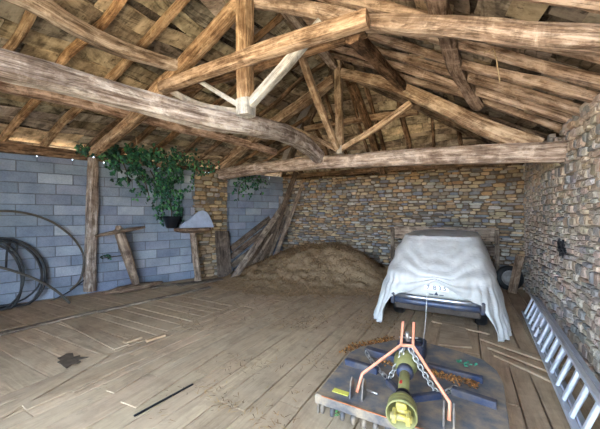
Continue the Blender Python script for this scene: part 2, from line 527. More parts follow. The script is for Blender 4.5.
while x > -9.6:
    w = r.uniform(.17, .30)
    if x - w/2 < -3.95 and XB is None: XB = x
    y = -1.3 + r.uniform(-2, 0); ymax = 8.5
    while y < ymax:
        ln = r.uniform(1.8, 4.2)
        a, b = max(y, -1.3), min(y+ln, ymax)
        if x - w/2 < -3.95:                      # the left bay is boarded the other way near the wall
            if a < 4.3 < b: a = 4.3
            elif b <= 4.3: a = b
        if b - a > .1: floor_board(mb, x-w, x, a, b, 'y', r)
        y += ln
    x -= w
y = -1.3
while y < 4.3:
    w = min(r.uniform(.16, .3), 4.3 - y)
    if w > .03:
        floor_board(mb, -5.95, XB, y, y+w, 'x', r)
        floor_board(mb, -9.4, -5.95, y, y+w, 'x', r, -.001)
    y += w
mb.box((-4.0, 3.6, -.075), (11.5, 10.4, .05), col=(.10, .09, .08))
make('floor', mb, M_FLOOR, kind='structure')

# yard outside the doorway and around
mb = MB(); mb.box((-3, 0, -.2), (90, 90, .1)); make('ground', mb, M_GROUND, kind='structure')

# ------------------------------------------------------------------ roof covering
def sheet(pfn, nu, nv, thick, mb, col):
    V = []; Fs = []
    for j in range(nv+1):
        for i in range(nu+1):
            p = pfn(i/nu, j/nv); V.append(p)
    n = len(V)
    V += [v + Vector((0, 0, thick)) for v in V[:n]]
    for j in range(nv):
        for i in range(nu):
            a = j*(nu+1)+i
            Fs.append((a, a+1, a+nu+2, a+nu+1)); Fs.append((n+a, n+a+nu+1, n+a+nu+2, n+a+1))
    edge = [i for i in range(nu+1)] + [(j*(nu+1)+nu) for j in range(1, nv+1)] + [nv*(nu+1)+i for i in range(nu-1, -1, -1)] + [j*(nu+1) for j in range(nv-1, 0, -1)]
    for a, b in zip(edge, edge[1:]+edge[:1]): Fs.append((b, a, n+a, n+b))
    mb.add(V, Fs, col)

def board_on(mb, fn, u0, u1, v0, v1, r, col, lift=0.0, sag=.015):
    """one board following the surface fn(u, v); runs along u"""
    n = max(1, int(abs(u1-u0)/.5)); V = []; G = []
    off = Vector((r.uniform(0, 60), r.uniform(0, 9), r.uniform(0, 9)))
    a, b = r.uniform(-sag, sag), r.uniform(-sag, sag)
    for i in range(n+1):
        t = i/n; u = lerp(u0, u1, t); s_ = a*math.sin(t*3.1)
        for (v, dz) in ((v0, lift+s_), (v1, lift+s_+b), (v1, lift+s_+b+.028), (v0, lift+s_+.028)):
            vv = v + .012*math.sin(u*3+off.y)
            V.append(fn(u, vv) + Vector((0, 0, dz))); G.append(Vector((u, vv, dz)) + off)
    Fs = []
    for i in range(n):
        for k in range(4):
            q = i*4+k; w = i*4+(k+1) % 4
            Fs.append((q, w, w+4, q+4))
    Fs.append((0, 3, 2, 1)); Fs.append((n*4, n*4+1, n*4+2, n*4+3))
    mb.add(V, Fs, col, G)

def cover(name, fn, ulen, urange_fn, pal, r, wr, lr, sag=.015):
    mb = MB(); v = 0.0
    while v < 1.04:
        dv = r.uniform(*wr)/ulen
        u0, u1 = urange_fn(min(v + dv/2, 1))
        u = u0 - r.uniform(0, 1.0)
        while u < u1:
            ln = r.uniform(*lr)
            a, b = max(u, u0), min(u+ln-.01, u1)
            if b - a > .06:
                board_on(mb, fn, a, b, v, v + dv*r.uniform(.88, 1.06), r, vary(r.choice(pal), .12, r), r.uniform(0, .02), sag)
            u += ln
        v += dv
    return mb
# left slope: u = y, v = 0 at eave, 1 at ridge
def f_left(u, v):
    x = lerp(xl(u) - .35, RIDX, v); return Vector((x, u, roof_left(x, u)))
def rng_left(v):
    y1 = lerp(9.0, RIDY, v); return (-1.6, y1)
PD1 = [(1.05, 1.03, 1), (1.25, 1.18, 1.0), (.85, .86, .84), (1.3, 1.18, .92), (.6, .57, .54), (1.05, 1.08, .98), (.7, .66, .56)]
PD2 = [(.85, .83, .8), (.5, .48, .46), (1.05, 1.03, 1.0), (.65, .63, .64), (1.0, .9, .76), (.4, .36, .33)]
PD3 = [(1.35, 1.25, 1.0), (1.5, 1.35, 1.05), (1.1, 1.0, .82), (1.3, 1.15, .92), (.75, .66, .54)]
r = random.Random(31)
mb = cover('l', f_left, 5.6, rng_left, PD1, r, (.20, .36), (1.6, 3.6))
sheet(lambda a, b: f_left(lerp(-1.6, lerp(9.0, RIDY, b), a), b) + Vector((0, 0, .075)), 8, 6, .03, mb, (.3, .28, .26))
make('ceiling_left', mb, M_DECK, kind='structure').name = 'ceiling'
def f_right(u, v):
    x = lerp(RWX + .55, RIDX, v); return Vector((x, u, roof_right(x, u)))
mb = cover('r', f_right, 4.6, rng_left, PD2, r, (.16, .3), (.28, .6), .03)
sheet(lambda a, b: f_right(lerp(-1.6, lerp(9.0, RIDY, b), a), b) + Vector((0, 0, .085)), 8, 6, .03, mb, (.3, .28, .26))
make('ceiling', mb, M_SLATE and M_DECK, kind='structure')
def f_back(u, v):
    y = lerp(8.95, RIDY, v); return Vector((u, y, roof_back(u, y)))
def rng_back(v): return (lerp(-5.75, RIDX, v), lerp(1.75, RIDX, v))
mb = cover('b', f_back, 3.6, rng_back, PD3, r, (.13, .24), (.9, 2.4))
sheet(lambda a, b: f_back(lerp(*rng_back(b), a), b) + Vector((0, 0, .075)), 6, 6, .03, mb, (.3, .28, .26))
make('ceiling', mb, M_DECK, kind='structure')

mb = MB()
mb.tube([Vector((-5.7, 8.85, 3.0)), Vector((-4.0, 7.33, 4.02)), Vector((RIDX, RIDY-.1, 5.12))], [.3, .3, .16], 8, (.4, .37, .34), 0, .1, .35, True, .2)
mb.tube([Vector((1.6, 8.85, 2.9)), Vector((-.55, 7.15, 4.1)), Vector((RIDX, RIDY-.1, 5.12))], [.2, .2, .16], 8, (.4, .37, .34), 0, .1, .5, True, .2)
make('roof_hip_capping', mb, M_SLATE, kind='structure').name = 'trim_2'
# ------------------------------------------------------------------ roof timbers
def log(name, pts, radii, mat, label=None, cat=None, group=None, parent=None, sq=.6, wob=.10, n=12, tint=(1, 1, 1), asp=1.0, seg=.12, roll=0.0):
    mb = MB(); mb.tube(pts, radii, n, tint, sq, wob, asp, True, seg, roll, smooth=sq < .5)
    return make(name, mb, mat, parent, label, cat, group)
def wander(p0, p1, k, amp, r):
    out = []
    for i in range(k+1):
        t = i/k; p = p0.lerp(p1, t)
        if 0 < i < k: p = p + Vector((r.uniform(-amp, amp), r.uniform(-amp, amp), r.uniform(-amp*.6, amp*.6)))
        out.append(p)
    return out
r = random.Random(77)
# rafters, left slope
rl = [-.2, .42, 1.02, 1.60, 2.22, 2.80, 3.45, 4.0, 4.55, 5.1, 5.65]
RT = [(1.0, .95, .85), (1.15, 1.0, .8), (.9, .85, .78), (1.2, 1.05, .85)]
names_l = ['first', 'second', 'third', 'fourth', 'fifth', 'sixth', 'seventh', 'eighth', 'ninth', 'tenth', 'eleventh', 'twelfth', 'thirteenth']
GL = 'rough rafters of the left roof slope'
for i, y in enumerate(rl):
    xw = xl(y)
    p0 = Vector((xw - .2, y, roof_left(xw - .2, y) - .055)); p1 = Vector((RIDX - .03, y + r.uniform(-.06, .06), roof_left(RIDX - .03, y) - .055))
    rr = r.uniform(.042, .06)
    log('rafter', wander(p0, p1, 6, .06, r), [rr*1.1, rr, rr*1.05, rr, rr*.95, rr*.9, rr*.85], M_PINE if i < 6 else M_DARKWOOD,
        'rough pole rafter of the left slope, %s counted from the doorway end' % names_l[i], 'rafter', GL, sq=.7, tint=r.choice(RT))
# jack rafters past the rear truss on the left
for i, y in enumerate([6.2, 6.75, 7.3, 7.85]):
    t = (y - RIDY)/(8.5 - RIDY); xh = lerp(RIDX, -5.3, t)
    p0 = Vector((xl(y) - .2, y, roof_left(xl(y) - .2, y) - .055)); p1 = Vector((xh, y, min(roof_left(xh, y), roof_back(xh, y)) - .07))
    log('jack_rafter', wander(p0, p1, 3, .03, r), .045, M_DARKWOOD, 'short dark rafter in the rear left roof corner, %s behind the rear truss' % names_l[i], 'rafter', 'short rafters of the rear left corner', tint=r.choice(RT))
# rafters, right slope
GR = 'long pole rafters of the right roof slope'
for i, y in enumerate([.6, 1.2, 1.8, 2.40, 2.80, 3.45, 3.86, 4.28, 4.70, 5.12, 5.55]):
    p0 = Vector((RWX + .35, y, roof_right(RWX + .35, y) - .06)); p1 = Vector((RIDX + .03, y + r.uniform(-.05, .05), roof_right(RIDX + .03, y) - .06))
    rr = r.uniform(.042, .058)
    log('rafter', wander(p0, p1, 5, .04, r), [rr*1.15, rr*1.1, rr*1.05, rr, rr*.95, rr*.85], M_OAK,
        'pale pole rafter of the right slope, %s counted from the doorway end' % names_l[i], 'rafter', GR, sq=.55, wob=.2, tint=r.choice([(.95, .87, .82), (1.05, .95, .88), (.8, .72, .66), (1.0, .92, .88)]))
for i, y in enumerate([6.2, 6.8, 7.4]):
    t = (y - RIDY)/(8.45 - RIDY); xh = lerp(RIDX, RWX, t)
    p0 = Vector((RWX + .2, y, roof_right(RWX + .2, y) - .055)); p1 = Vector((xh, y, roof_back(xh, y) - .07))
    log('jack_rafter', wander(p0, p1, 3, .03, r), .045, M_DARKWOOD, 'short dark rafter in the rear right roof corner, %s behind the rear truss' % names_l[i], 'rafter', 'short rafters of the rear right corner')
# rafters of the hipped end
GB = 'dark rafters of the hipped rear end'
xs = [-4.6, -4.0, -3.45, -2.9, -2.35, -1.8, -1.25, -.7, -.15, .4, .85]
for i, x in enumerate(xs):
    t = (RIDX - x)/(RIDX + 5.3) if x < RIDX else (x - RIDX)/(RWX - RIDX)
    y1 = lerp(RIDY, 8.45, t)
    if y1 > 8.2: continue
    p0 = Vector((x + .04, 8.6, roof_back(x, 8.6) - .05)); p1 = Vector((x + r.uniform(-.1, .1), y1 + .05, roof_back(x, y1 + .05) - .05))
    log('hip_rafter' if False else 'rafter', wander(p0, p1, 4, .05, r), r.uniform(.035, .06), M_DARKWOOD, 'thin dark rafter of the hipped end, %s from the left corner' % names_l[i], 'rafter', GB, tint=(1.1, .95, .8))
# hip beams and ridge
log('hip_beam', [Vector((-5.35, 8.5, 3.0)), Vector((-3.9, 7.2, 3.95)), Vector((RIDX, RIDY, 4.75))], .085, M_DARKWOOD, 'dark hip beam running down to the rear left corner', 'beam')
log('hip_beam', [Vector((1.2, 8.4, 2.95)), Vector((-.6, 7.15, 3.9)), Vector((RIDX, RIDY, 4.75))], .085, M_DARKWOOD, 'dark hip beam running down to the rear right corner', 'beam')
log('ridge_pole', [Vector((RIDX, -1.4, 4.78)), Vector((RIDX+.03, 2.5, 4.75)), Vector((RIDX, 5.9, 4.76))], .085, M_OAK, 'round ridge pole along the top of the roof', 'beam')
# purlins
log('purlin', [at_d(-60, -38, 3.0), at_d(30, 0, 3.25), at_d(75, 27, 3.6), at_d(125, 50, 4.1), at_d(188, 70, 4.65), at_d(212, 83, 5.1)], [.11, .11, .10, .10, .085, .08], M_OAK,
    'upper purlin of the left slope, bowed and pale brown, top left corner of the picture', 'purlin', sq=.7)
log('purlin', [at_d(-60, 72, 2.9), at_d(0, 84, 3.65), at_d(75, 100, 4.6), at_d(150, 120, 5.75), at_d(225, 138, 7.2), at_d(275, 152, 8.3)], [.10, .10, .10, .10, .10, .09], M_OAK,
    'long pinkish-brown purlin running just below and behind the great lengthwise beam', 'purlin', sq=.7, tint=(1.2, 1.06, 1.0))
log('purlin', [Vector((-.22, 1.2, 3.62)), at_y(437, -4, 2.9), at_y(447, 30, 3.5), at_y(458, 72, 4.5), at_y(478, 106, 5.45)], [.09, .09, .085, .08, .075], M_OLDBEAM,
    'crooked grey-brown purlin hanging down between the two trusses, right of centre', 'purlin', sq=.7, tint=(.72, .60, .52), wob=.2)
log('purlin', [at_y(352, 34, 3.05), at_y(375, 58, 4.2), at_y(403, 88, 5.6)], [.085, .08, .075], M_DARKWOOD,
    'dark brown purlin sloping from the front truss joint to the rear truss', 'purlin', sq=.7, tint=(1.1, .95, .85))
log('purlin', [Vector((-3.7, 7.0, 3.96)), Vector((-2.4, 7.05, 4.0)), Vector((-.9, 7.0, 3.95))], .07, M_PINE, 'pale crosswise purlin under the hipped rear end', 'purlin', tint=(.9, .85, .8))
log('wall_plate', [BW0 + Vector((.1, -.14, 2.93)), BW0.lerp(BW1, .5) + Vector((0, -.12, 2.94)), BW1 + Vector((-.05, -.12, 2.92))], .07, M_DARKWOOD, 'timber wall plate along the top of the rear stone wall', 'beam', sq=.9, tint=(1.25, 1.1, .9))
log('wall_plate', [fr_l(.2, 2.965, -.05), fr_l(2.8, 2.96, -.02), fr_l(4.75, 2.95, -.02)], [.10, .11, .09], M_DARKWOOD, 'brown timber plate on top of the block wall, left edge of the picture', 'beam', sq=.9, tint=(1.1, .95, .8))
log('wall_plate', [fr_l(4.85, 2.94, -.02), fr_l(6.6, 2.93, -.02), fr_l(8.6, 2.93, -.05)], [.07, .07, .06], M_DARKWOOD, 'thinner timber plate on the block wall behind the ivy', 'beam', sq=.9)

# great lengthwise beam
log('lengthwise_beam', [Vector((-3.25, .1, 2.80)), at_d(0, 65, 2.27), at_d(100, 91, 2.95), at_d(200, 117, 3.6), at_d(250, 126, 4.1), at_d(285, 134, 5.0), at_d(306, 145, 5.8), at_d(319, 158, 6.35)],
    [.105, .105, .11, .115, .12, .13, .135, .12], M_OLDBEAM, 'massive weathered grey beam running lengthwise from upper left, curving down onto the rear tie beam', 'beam', sq=.9, n=16, tint=(1.08, 1.09, 1.12))

# ---- front truss (plane y = 3)
TY = 3.0
tr = thing('front_roof_truss', (RIDX, TY, 3.0), 'nearer roof truss with crossed honey timbers and limewashed struts around a hanging post', 'truss')
ft = lambda px, py, dy=0.0: at_y(px, py, TY + dy)
log('king_post', [ft(245, -22), ft(245, 50), ft(246, 113)], [.095, .09, .088], M_PINE, parent=tr, sq=1, wob=.03, tint=(1.15, 1.12, 1.05))
log('post_foot', [ft(246, 100, -.005), ft(246, 116, -.005)], [.10, .095], M_PALE, parent=tr, sq=1, wob=.03, label='limewashed foot block of the post')
log('principal_rafter', [ft(243, 0, .16), ft(205, 42, .14), ft(165, 84, .12), ft(132, 120, .12), at_y(99, 149, 3.35)], [.09, .095, .095, .085, .08], M_PINE, parent=tr, sq=.75, tint=(1.12, 1.05, .95))
log('principal_rafter', [ft(250, 1, .14), ft(305, 9, .14), ft(368, 22, .05), ft(450, 27, .0), ft(530, 36, 0), ft(612, 42, 0)], [.075, .08, .085, .085, .09, .095], M_OAK, parent=tr, sq=.55, wob=.2, tint=(1.0, .94, .9))
log('collar_beam', [ft(162, 88, -.13), ft(265, 51, -.13), ft(368, 19, -.13)], [.075, .08, .078], M_OAK, parent=tr, sq=1, wob=.05, tint=(1.15, 1.02, .88))
log('collar_beam', [ft(166, 93, .13), ft(265, 62, .13), ft(366, 30, .13)], [.07, .07, .065], M_DARKWOOD, parent=tr, sq=1, wob=.05, tint=(1.5, 1.3, 1.1))
log('strut', [ft(247, 108), ft(285, 66), ft(322, 22)], [.055, .055, .05], M_PALE, parent=tr, sq=1, wob=.03, label='limewashed strut rising to the right')
log('strut', [ft(242, 107), ft(196, 79)], [.035, .03], M_PALE, parent=tr, sq=1, wob=.05, label='thin limewashed strut')
log('strut', [ft(242, 112), ft(200, 105), ft(166, 88)], [.035, .045, .045], M_PALE, parent=tr, sq=.8, wob=.08, tint=(.95, .88, .8), label='pale lower strut')
# short brace from the wall post under the great beam
log('brace', [on_line(93, 153, LW0, LW1, .16), at_d(118, 133, 5.7), at_d(146, 110, 5.1)], [.085, .09, .085], M_PINE, 'short squared brace rising from the wall post to the great beam', 'brace', sq=1, wob=.05, tint=(1.05, .95, .85))

# ---- rear truss
R0 = Vector((1.3, 5.3, 0)); R1 = Vector((-6.15, 6.34, 0))
def rt(px, py, off=0.0): return on_line(px, py, R0, R1, off)
tr = thing('rear_roof_truss', (-2.3, 5.8, 2.7), 'rear roof truss of warm brown timbers above a long tie beam from wall to wall', 'truss')
log('tie_beam', [rt(214, 176), rt(262, 168), rt(320, 163), rt(385, 159), rt(440, 156), rt(500, 154), rt(567, 152)], [.14, .135, .13, .135, .135, .14, .14], M_OLDBEAM, parent=tr, sq=.9, n=16, tint=(1.15, 1.03, .92), wob=.07, label='pale weathered tie beam')
log('king_post', [rt(338, 62), rt(339, 110), rt(340, 152)], [.075, .075, .08], M_PINE, parent=tr, sq=1, wob=.04)
log('principal_rafter', [rt(334, 80, -.05), rt(300, 105, -.05), rt(260, 134, -.05), rt(222, 166, -.05)], [.10, .11, .12, .12], M_PINE, parent=tr, sq=.9, wob=.06)
log('principal_rafter', [rt(342, 74, -.05), rt(390, 85, -.05), rt(440, 106, -.05), rt(490, 130, -.05), rt(540, 147, -.05)], [.10, .11, .12, .13, .12], M_PINE, parent=tr, sq=.9, wob=.06)
log('strut', [rt(340, 150, .06), rt(375, 129, .06), rt(411, 103, .06)], [.05, .055, .055], M_PINE, parent=tr, sq=1, wob=.05, tint=(1.1, 1.05, 1))
log('strut', [rt(338, 150, .06), rt(310, 136, .06), rt(281, 124, .06)], [.045, .05, .05], M_PINE, parent=tr, sq=1, wob=.05)
log('post_foot', [rt(340, 146, .07), rt(340, 154, .07)], [.06, .06], M_PALE, parent=tr, sq=1, wob=.03, tint=(1, .93, .85), label='pale foot block of the post')
log('long_brace', [at_d(301, 56, 4.6), at_d(318, 102, 5.2), at_d(337, 148, 5.95)], [.055, .06, .055], M_PINE, 'slim honey-coloured pole slanting from the front truss to the foot of the rear post', 'brace', sq=.9)
log('hip_brace', [at_d(352, 84, 6.5), at_d(368, 125, 7.1), at_d(383, 172, 8.3)], [.08, .085, .085], M_DARKWOOD, 'thick dark pole slanting down to the rear wall behind the rear truss', 'brace', sq=.6, tint=(1.3, 1.1, .9))

# ------------------------------------------------------------------ things along the left wall
r = random.Random(101)
def wall_p(px, py, off): return on_line(px, py, LW0, LW1, off)
log('wall_post', [wall_p(90, 291, .13), wall_p(90.5, 250, .13), wall_p(92, 205, .13), wall_p(93, 158, .12)], [.10, .10, .095, .085], M_OLDBEAM,
    'upright squared timber post standing against the block wall left of the ivy', 'post', sq=.9, n=16, tint=(1, .93, .85))

# the tall reel-like trestle leaning by the post
def board_pts(mb, p0, p1, w, th, col=(1, 1, 1), face=None, bev=.008):
    p0 = Vector(p0); p1 = Vector(p1); d = p1 - p0; ln = d.length; d.normalize()
    f = Vector(face) if face is not None else Vector((0, 0, 1))
    f = (f - d*f.dot(d)).normalized(); s_ = f.cross(d)
    R = Matrix((d, s_, f)).transposed()
    mb.box((p0 + p1)/2, (ln, w, th), R, col, bev)
base = wall_p(133, 291, .62); base.z = 0
t = thing('wooden_trestle', base, 'leaning wooden trestle with a crooked leg between two long boards, right of the wall post', 'trestle')
a, b = wall_p(95, 236, .45), wall_p(145, 227, .62)
mb = MB(); mb.tube([a, a.lerp(b, .3), a.lerp(b, .7), b], [.10, .15, .15, .09], 12, (.85, .76, .7), .5, .06, .28, True, .1); make('top_board', mb, M_GREYPLANK, t)
a2, b2 = at_z(104, 293, .085), at_z(162, 282, .085)
mb = MB(); mb.tube([a2, a2.lerp(b2, .25), a2.lerp(b2, .6), b2], [.03, .15, .17, .06], 12, (.95, .78, .66), .4, .08, .42, True, .1); make('foot_board', mb, M_GREYPLANK, t)
p_top = a.lerp(b, .45) + Vector((0, 0, .06)); p_bot = a2.lerp(b2, .52) + Vector((0, 0, .04))
mb = MB(); mb.tube([p_bot, p_bot.lerp(p_top, .3) + Vector((.01, 0, 0)), p_bot.lerp(p_top, .7), p_top], [.07, .085, .10, .09], 12, (1.15, 1.05, .97), .5, .08, 1, True, .1); make('leg', mb, M_GREYPLANK, t)
mb = MB(); mb.tube([p_top - Vector((0, 0, .03)), p_top + Vector((0, 0, .07))], [.07, .05], 10, (1.05, .95, .85), .5, .05); make('peg', mb, M_OAK, t)

# round table-like stand with a slate on it
c = wall_p(193, 230, .35); fl = at_z(196, 279, 0.0)
c = Vector((fl.x, fl.y, 0)) + Vector((-.05, .1, 0)); ztop = 1.36
t = thing('wooden_stand', c, 'stand with a wide oval wooden top on one pale post, before the stone pier', 'table')
ct = on_line(193, 229, LW0, LW1, .42); ct.z
mb = MB(); n = 20
pr = [(.02, -.10), (.25, -.09), (.42, -.06), (.47, -.02), (.46, .025), (.02, .03)]
mb.lathe(pr, (0, 0, 0), n=24, col=(.72, .58, .48))
ax = dl
M = Matrix((dl*1.0, nl*.55, Vector((0, 0, 1)))).transposed()
mb.v = [M @ v + ct for v in mb.v]; make('table_top', mb, M_GREYPLANK, t)
base = Vector((ct.x, ct.y, 0)) + RIGHT*.12
mb = MB(); mb.tube([base + Vector((0, 0, .0)), base + Vector((0, 0, .2)), ct.lerp(base, .5), ct - Vector((0, 0, .13)), ct - Vector((0, 0, .05))], [.10, .075, .08, .075, .10], 14, (1.45, 1.35, 1.25), .1, .05, 1, True, .1)
make('post', mb, M_GREYPLANK, t)
mb = MB(); board_pts(mb, at_z(177, 285, .02), at_z(222, 279, .02), .25, .04, (.6, .55, .5)); make('foot_board', mb, M_GREYPLANK, t)
# slate slab resting upright on the stand
mb = MB()
q0 = on_line(200, 227, LW0, LW1, .44)
out = [(-.52, 0), (-.50, .07), (-.36, .16), (-.22, .24), (-.10, .35), (.02, .43), (.12, .45), (.21, .41), (.28, .30), (.33, .16), (.36, 0)]
Mx = Matrix.Translation(Vector((q0.x, q0.y, ct.z + .032))) @ Matrix((dl, (Vector((0, 0, 1)) - nl*.25).normalized(), nl)).transposed().to_4x4()
mb.prism(out, .07, Mx, (1, 1, 1))
make('slate_slab', mb, plain('blue_grey_slate', L('#a9b4c8'), .7, dirt=L('#858c98'), damt=.5), label='humped blue-grey slate slab standing on the wide-topped stand', cat='slate')
# dark pot under the ivy
mb = MB(); q = on_line(172, 224, LW0, LW1, .30); q.z = ct.z + .03
mb.lathe([(.12, 0), (.14, .03), (.20, .26), (.22, .28), (.20, .29), (.17, .25), (.02, .22)], q, n=20)
make('dark_pot', mb, M_BLACK, label='black bucket half hidden under the ivy, on the left of the wide-topped stand', cat='bucket')
# board leaning against the pier
mb = MB(); board_pts(mb, at_z(225, 277, .01), on_line(222, 231, LW0, LW1, .16), .42, .06, (.62, .58, .56), face=nl, bev=.012)
make('dark_board', mb, M_GREYPLANK, label='short wide dark board leaning on the stone pier beside the stand', cat='board')
# debris boards at the wall foot
for (x0, y0, x1, y1, w_, lb) in ((0, 334, 97, 311, .10, 'long low timber strip lying on the floor along the left bay'),
                                 (97, 312, 210, 287, .09, 'long narrow plank lying on the floor in front of the trestle and stand'),
                                 (150, 288, 176, 284, .12, 'short dark board lying at the foot of the block wall between trestle and stand')):
    mb = MB(); board_pts(mb, at_z(x0, y0, .022), at_z(x1, y1, .022), w_, .035, (.85, .78, .7)); make('floor_plank', mb, M_GREYPLANK, label=lb, cat='plank')

# hoses
def loop_px(cx, cy, rx, ry, off, a0=0, a1=2*PI, k=28, tilt=0):
    out = []
    for i in range(k):
        t_ = lerp(a0, a1, i/(k if a1-a0 > 6.2 else k-1))
        p = on_line(max(-200, cx + rx*math.cos(t_)), cy - ry*math.sin(t_), LW0, LW1, off + tilt*math.sin(t_))
        p.z = max(p.z, .03); out.append(p)
    return out
mb = MB()
for (cx, cy, rx, ry, off, rad) in ((2, 275, 44, 37, .22, .021), (0, 277, 42, 37, .26, .019), (-4, 273, 46, 33, .18, .017)):
    mb.tube(loop_px(cx, cy, rx, ry, off, tilt=-.08), rad, 8, closed=True)
for (cx, cy, rx, ry, off, rad) in ((-6, 281, 28, 36, .34, .022), (-12, 276, 36, 37, .38, .018)):
    mb.tube(loop_px(cx, cy, rx, ry, off, tilt=-.08), rad, 8, closed=True)
mb.tube([on_line(11, 240, LW0, LW1, .27), on_line(7, 252, LW0, LW1, .3), on_line(6, 268, LW0, LW1, .33)], .018, 7)
mb.tube(loop_px(12, 247, 5, 5, .30), .02, 6, closed=True)
make('hose_coil', mb, M_HOSE, label='coil of black rubber hose leaning on the block wall, left edge', cat='hose')
def pxpath(lst, off): return [on_line(x, y, LW0, LW1, off) for x, y in lst]
mb = MB(); mb.tube(pxpath([(-60, 222), (-20, 213), (5, 211), (30, 214), (52, 222), (70, 235), (81, 249), (84, 262), (80, 280), (70, 290)], .24), .020, 8, seg=.08)
make('bent_pipe', mb, M_PIPE, label='wide arc of dusty grey pipe standing over the black hose coil', cat='pipe')
mb = MB(); pp = pxpath([(-60, 258), (-20, 263), (10, 270), (35, 279), (55, 290)], .5); e = at_z(70, 303, .02); mb.tube(pp + [e], .022, 8, seg=.08)
make('bent_pipe', mb, M_PIPE, label='grey-brown pipe curving down to the floor in front of the black hose coil', cat='pipe')
mb = MB(); mb.tube(pxpath([(45, 303), (55, 299), (70, 291), (84, 280), (94, 272)], .12), .012, 7, seg=.08)
make('thin_hose', mb, M_HOSE, label='thin black tube rising behind the foot of the wall post', cat='hose')

# ------------------------------------------------------------------ ivy
r = random.Random(55)
t = thing('ivy', on_line(160, 170, LW0, LW1, .1), 'dark green ivy spreading along the wall top and hanging in front of the block wall', 'plant')
LEAF = [(0, -.5), (.30, -.42), (.52, -.08), (.24, .02), (.30, .32), (0, .62), (-.30, .32), (-.24, .02), (-.52, -.08), (-.30, -.42)]
def leaf(mb, p, size, nrm, col, r):
    nrm = nrm.normalized(); a = nrm.cross(Vector((0, 0, 1)) + Vector((r.uniform(-.6, .6), r.uniform(-.6, .6), 0))).normalized(); b = nrm.cross(a)
    V = [p + nrm*size*.12]
    for (x, y) in LEAF: V.append(p + a*x*size + b*y*size - nrm*abs(x)*size*.25)
    mb.add(V, [(0, i+1, (i+1) % 10 + 1) for i in range(10)], col)
IV = [L('#24513a'), L('#2c5f42'), L('#1c3c2c'), L('#387050'), L('#182f24'), L('#2a5c50'), L('#558a55')]
def cluster(mb, ell, count, offr):
    cx, cy, rx, ry = ell
    for _ in range(int(count*.9)):
        a_ = r.uniform(0, 2*PI); q = math.sqrt(r.random())
        px, py = cx + rx*q*math.cos(a_)*1.12, cy + ry*q*math.sin(a_)*1.12
        if nz(px*.11, py*.11, 2) < -.22: continue
        o_ = r.uniform(*offr)
        p = on_line(px, py, LW0, LW1, o_)
        rf = roof(p.x, p.y) - .12
        if p.z > rf: p.z = rf - r.uniform(0, .1)
        leaf(mb, p, r.uniform(.045, .09), nl + Vector((r.uniform(-.9, .9), r.uniform(-.9, .9), r.uniform(-.4, .9))), vary(r.choice(IV), .25, r), r)
mb = MB()
for e, c_, o_ in (((160, 178, 22, 16), 420, (.03, .3)), ((168, 202, 14, 22), 420, (.03, .25)), ((176, 216, 7, 11), 110, (.05, .25)), ((150, 165, 32, 10), 420, (.02, .35)),
                 ((120, 152, 26, 9), 260, (.02, .4)), ((104, 146, 24, 6), 130, (.0, .35)), ((92, 148, 16, 6), 80, (.0, .3)), ((128, 165, 8, 12), 80, (.02, .12)), ((122, 182, 10, 4), 40, (.02, .12)),
                 ((112, 163, 6, 12), 70, (.02, .12)), ((195, 168, 18, 8), 170, (.02, .35)), ((140, 150, 36, 8), 260, (.05, .6)), ((165, 152, 30, 8), 160, (.1, .7)), ((185, 182, 9, 10), 70, (.03, .2)),
                 ((141, 192, 9, 14), 50, (.03, .12)), ((200, 158, 20, 8), 70, (.05, .4)), ((106, 258, 5, 2), 8, (.03, .08)), ((129, 253, 3, 4), 10, (.03, .08))):
    cluster(mb, e, c_, o_)
make('foliage', mb, M_LEAF, t)
mb = MB()
for path in ([(172, 225), (170, 200), (160, 178), (150, 162)], [(128, 185), (126, 170), (118, 156), (104, 148)], [(150, 200), (146, 185), (140, 168)], [(210, 160), (180, 158), (150, 154), (110, 150), (84, 150)], [(163, 210), (160, 190), (150, 170)], [(131, 255), (118, 256), (103, 258)]):
    mb.tube(pxpath(path, .06), [.012, .011, .010] + [.009]*(len(path)-3), 6, seg=.1, wob=.2)
make('stem', mb, M_STEM, t)
t = thing('ivy', on_line(245, 180, LW0, LW1, .1), 'small separate spray of ivy hanging right of the stone pier under the tie beam', 'plant')
mb = MB()
for e, c_, o_ in (((246, 180, 16, 6), 120, (.02, .2)), ((238, 192, 5, 10), 40, (.02, .1)), ((262, 186, 7, 8), 40, (.02, .1)), ((250, 192, 8, 8), 30, (.02, .1))): cluster(mb, e, c_, o_)
make('foliage', mb, M_LEAF, t)
mb = MB(); mb.tube(pxpath([(238, 200), (240, 186), (250, 178), (266, 178)], .05), .009, 6, seg=.1); make('stem', mb, M_STEM, t)

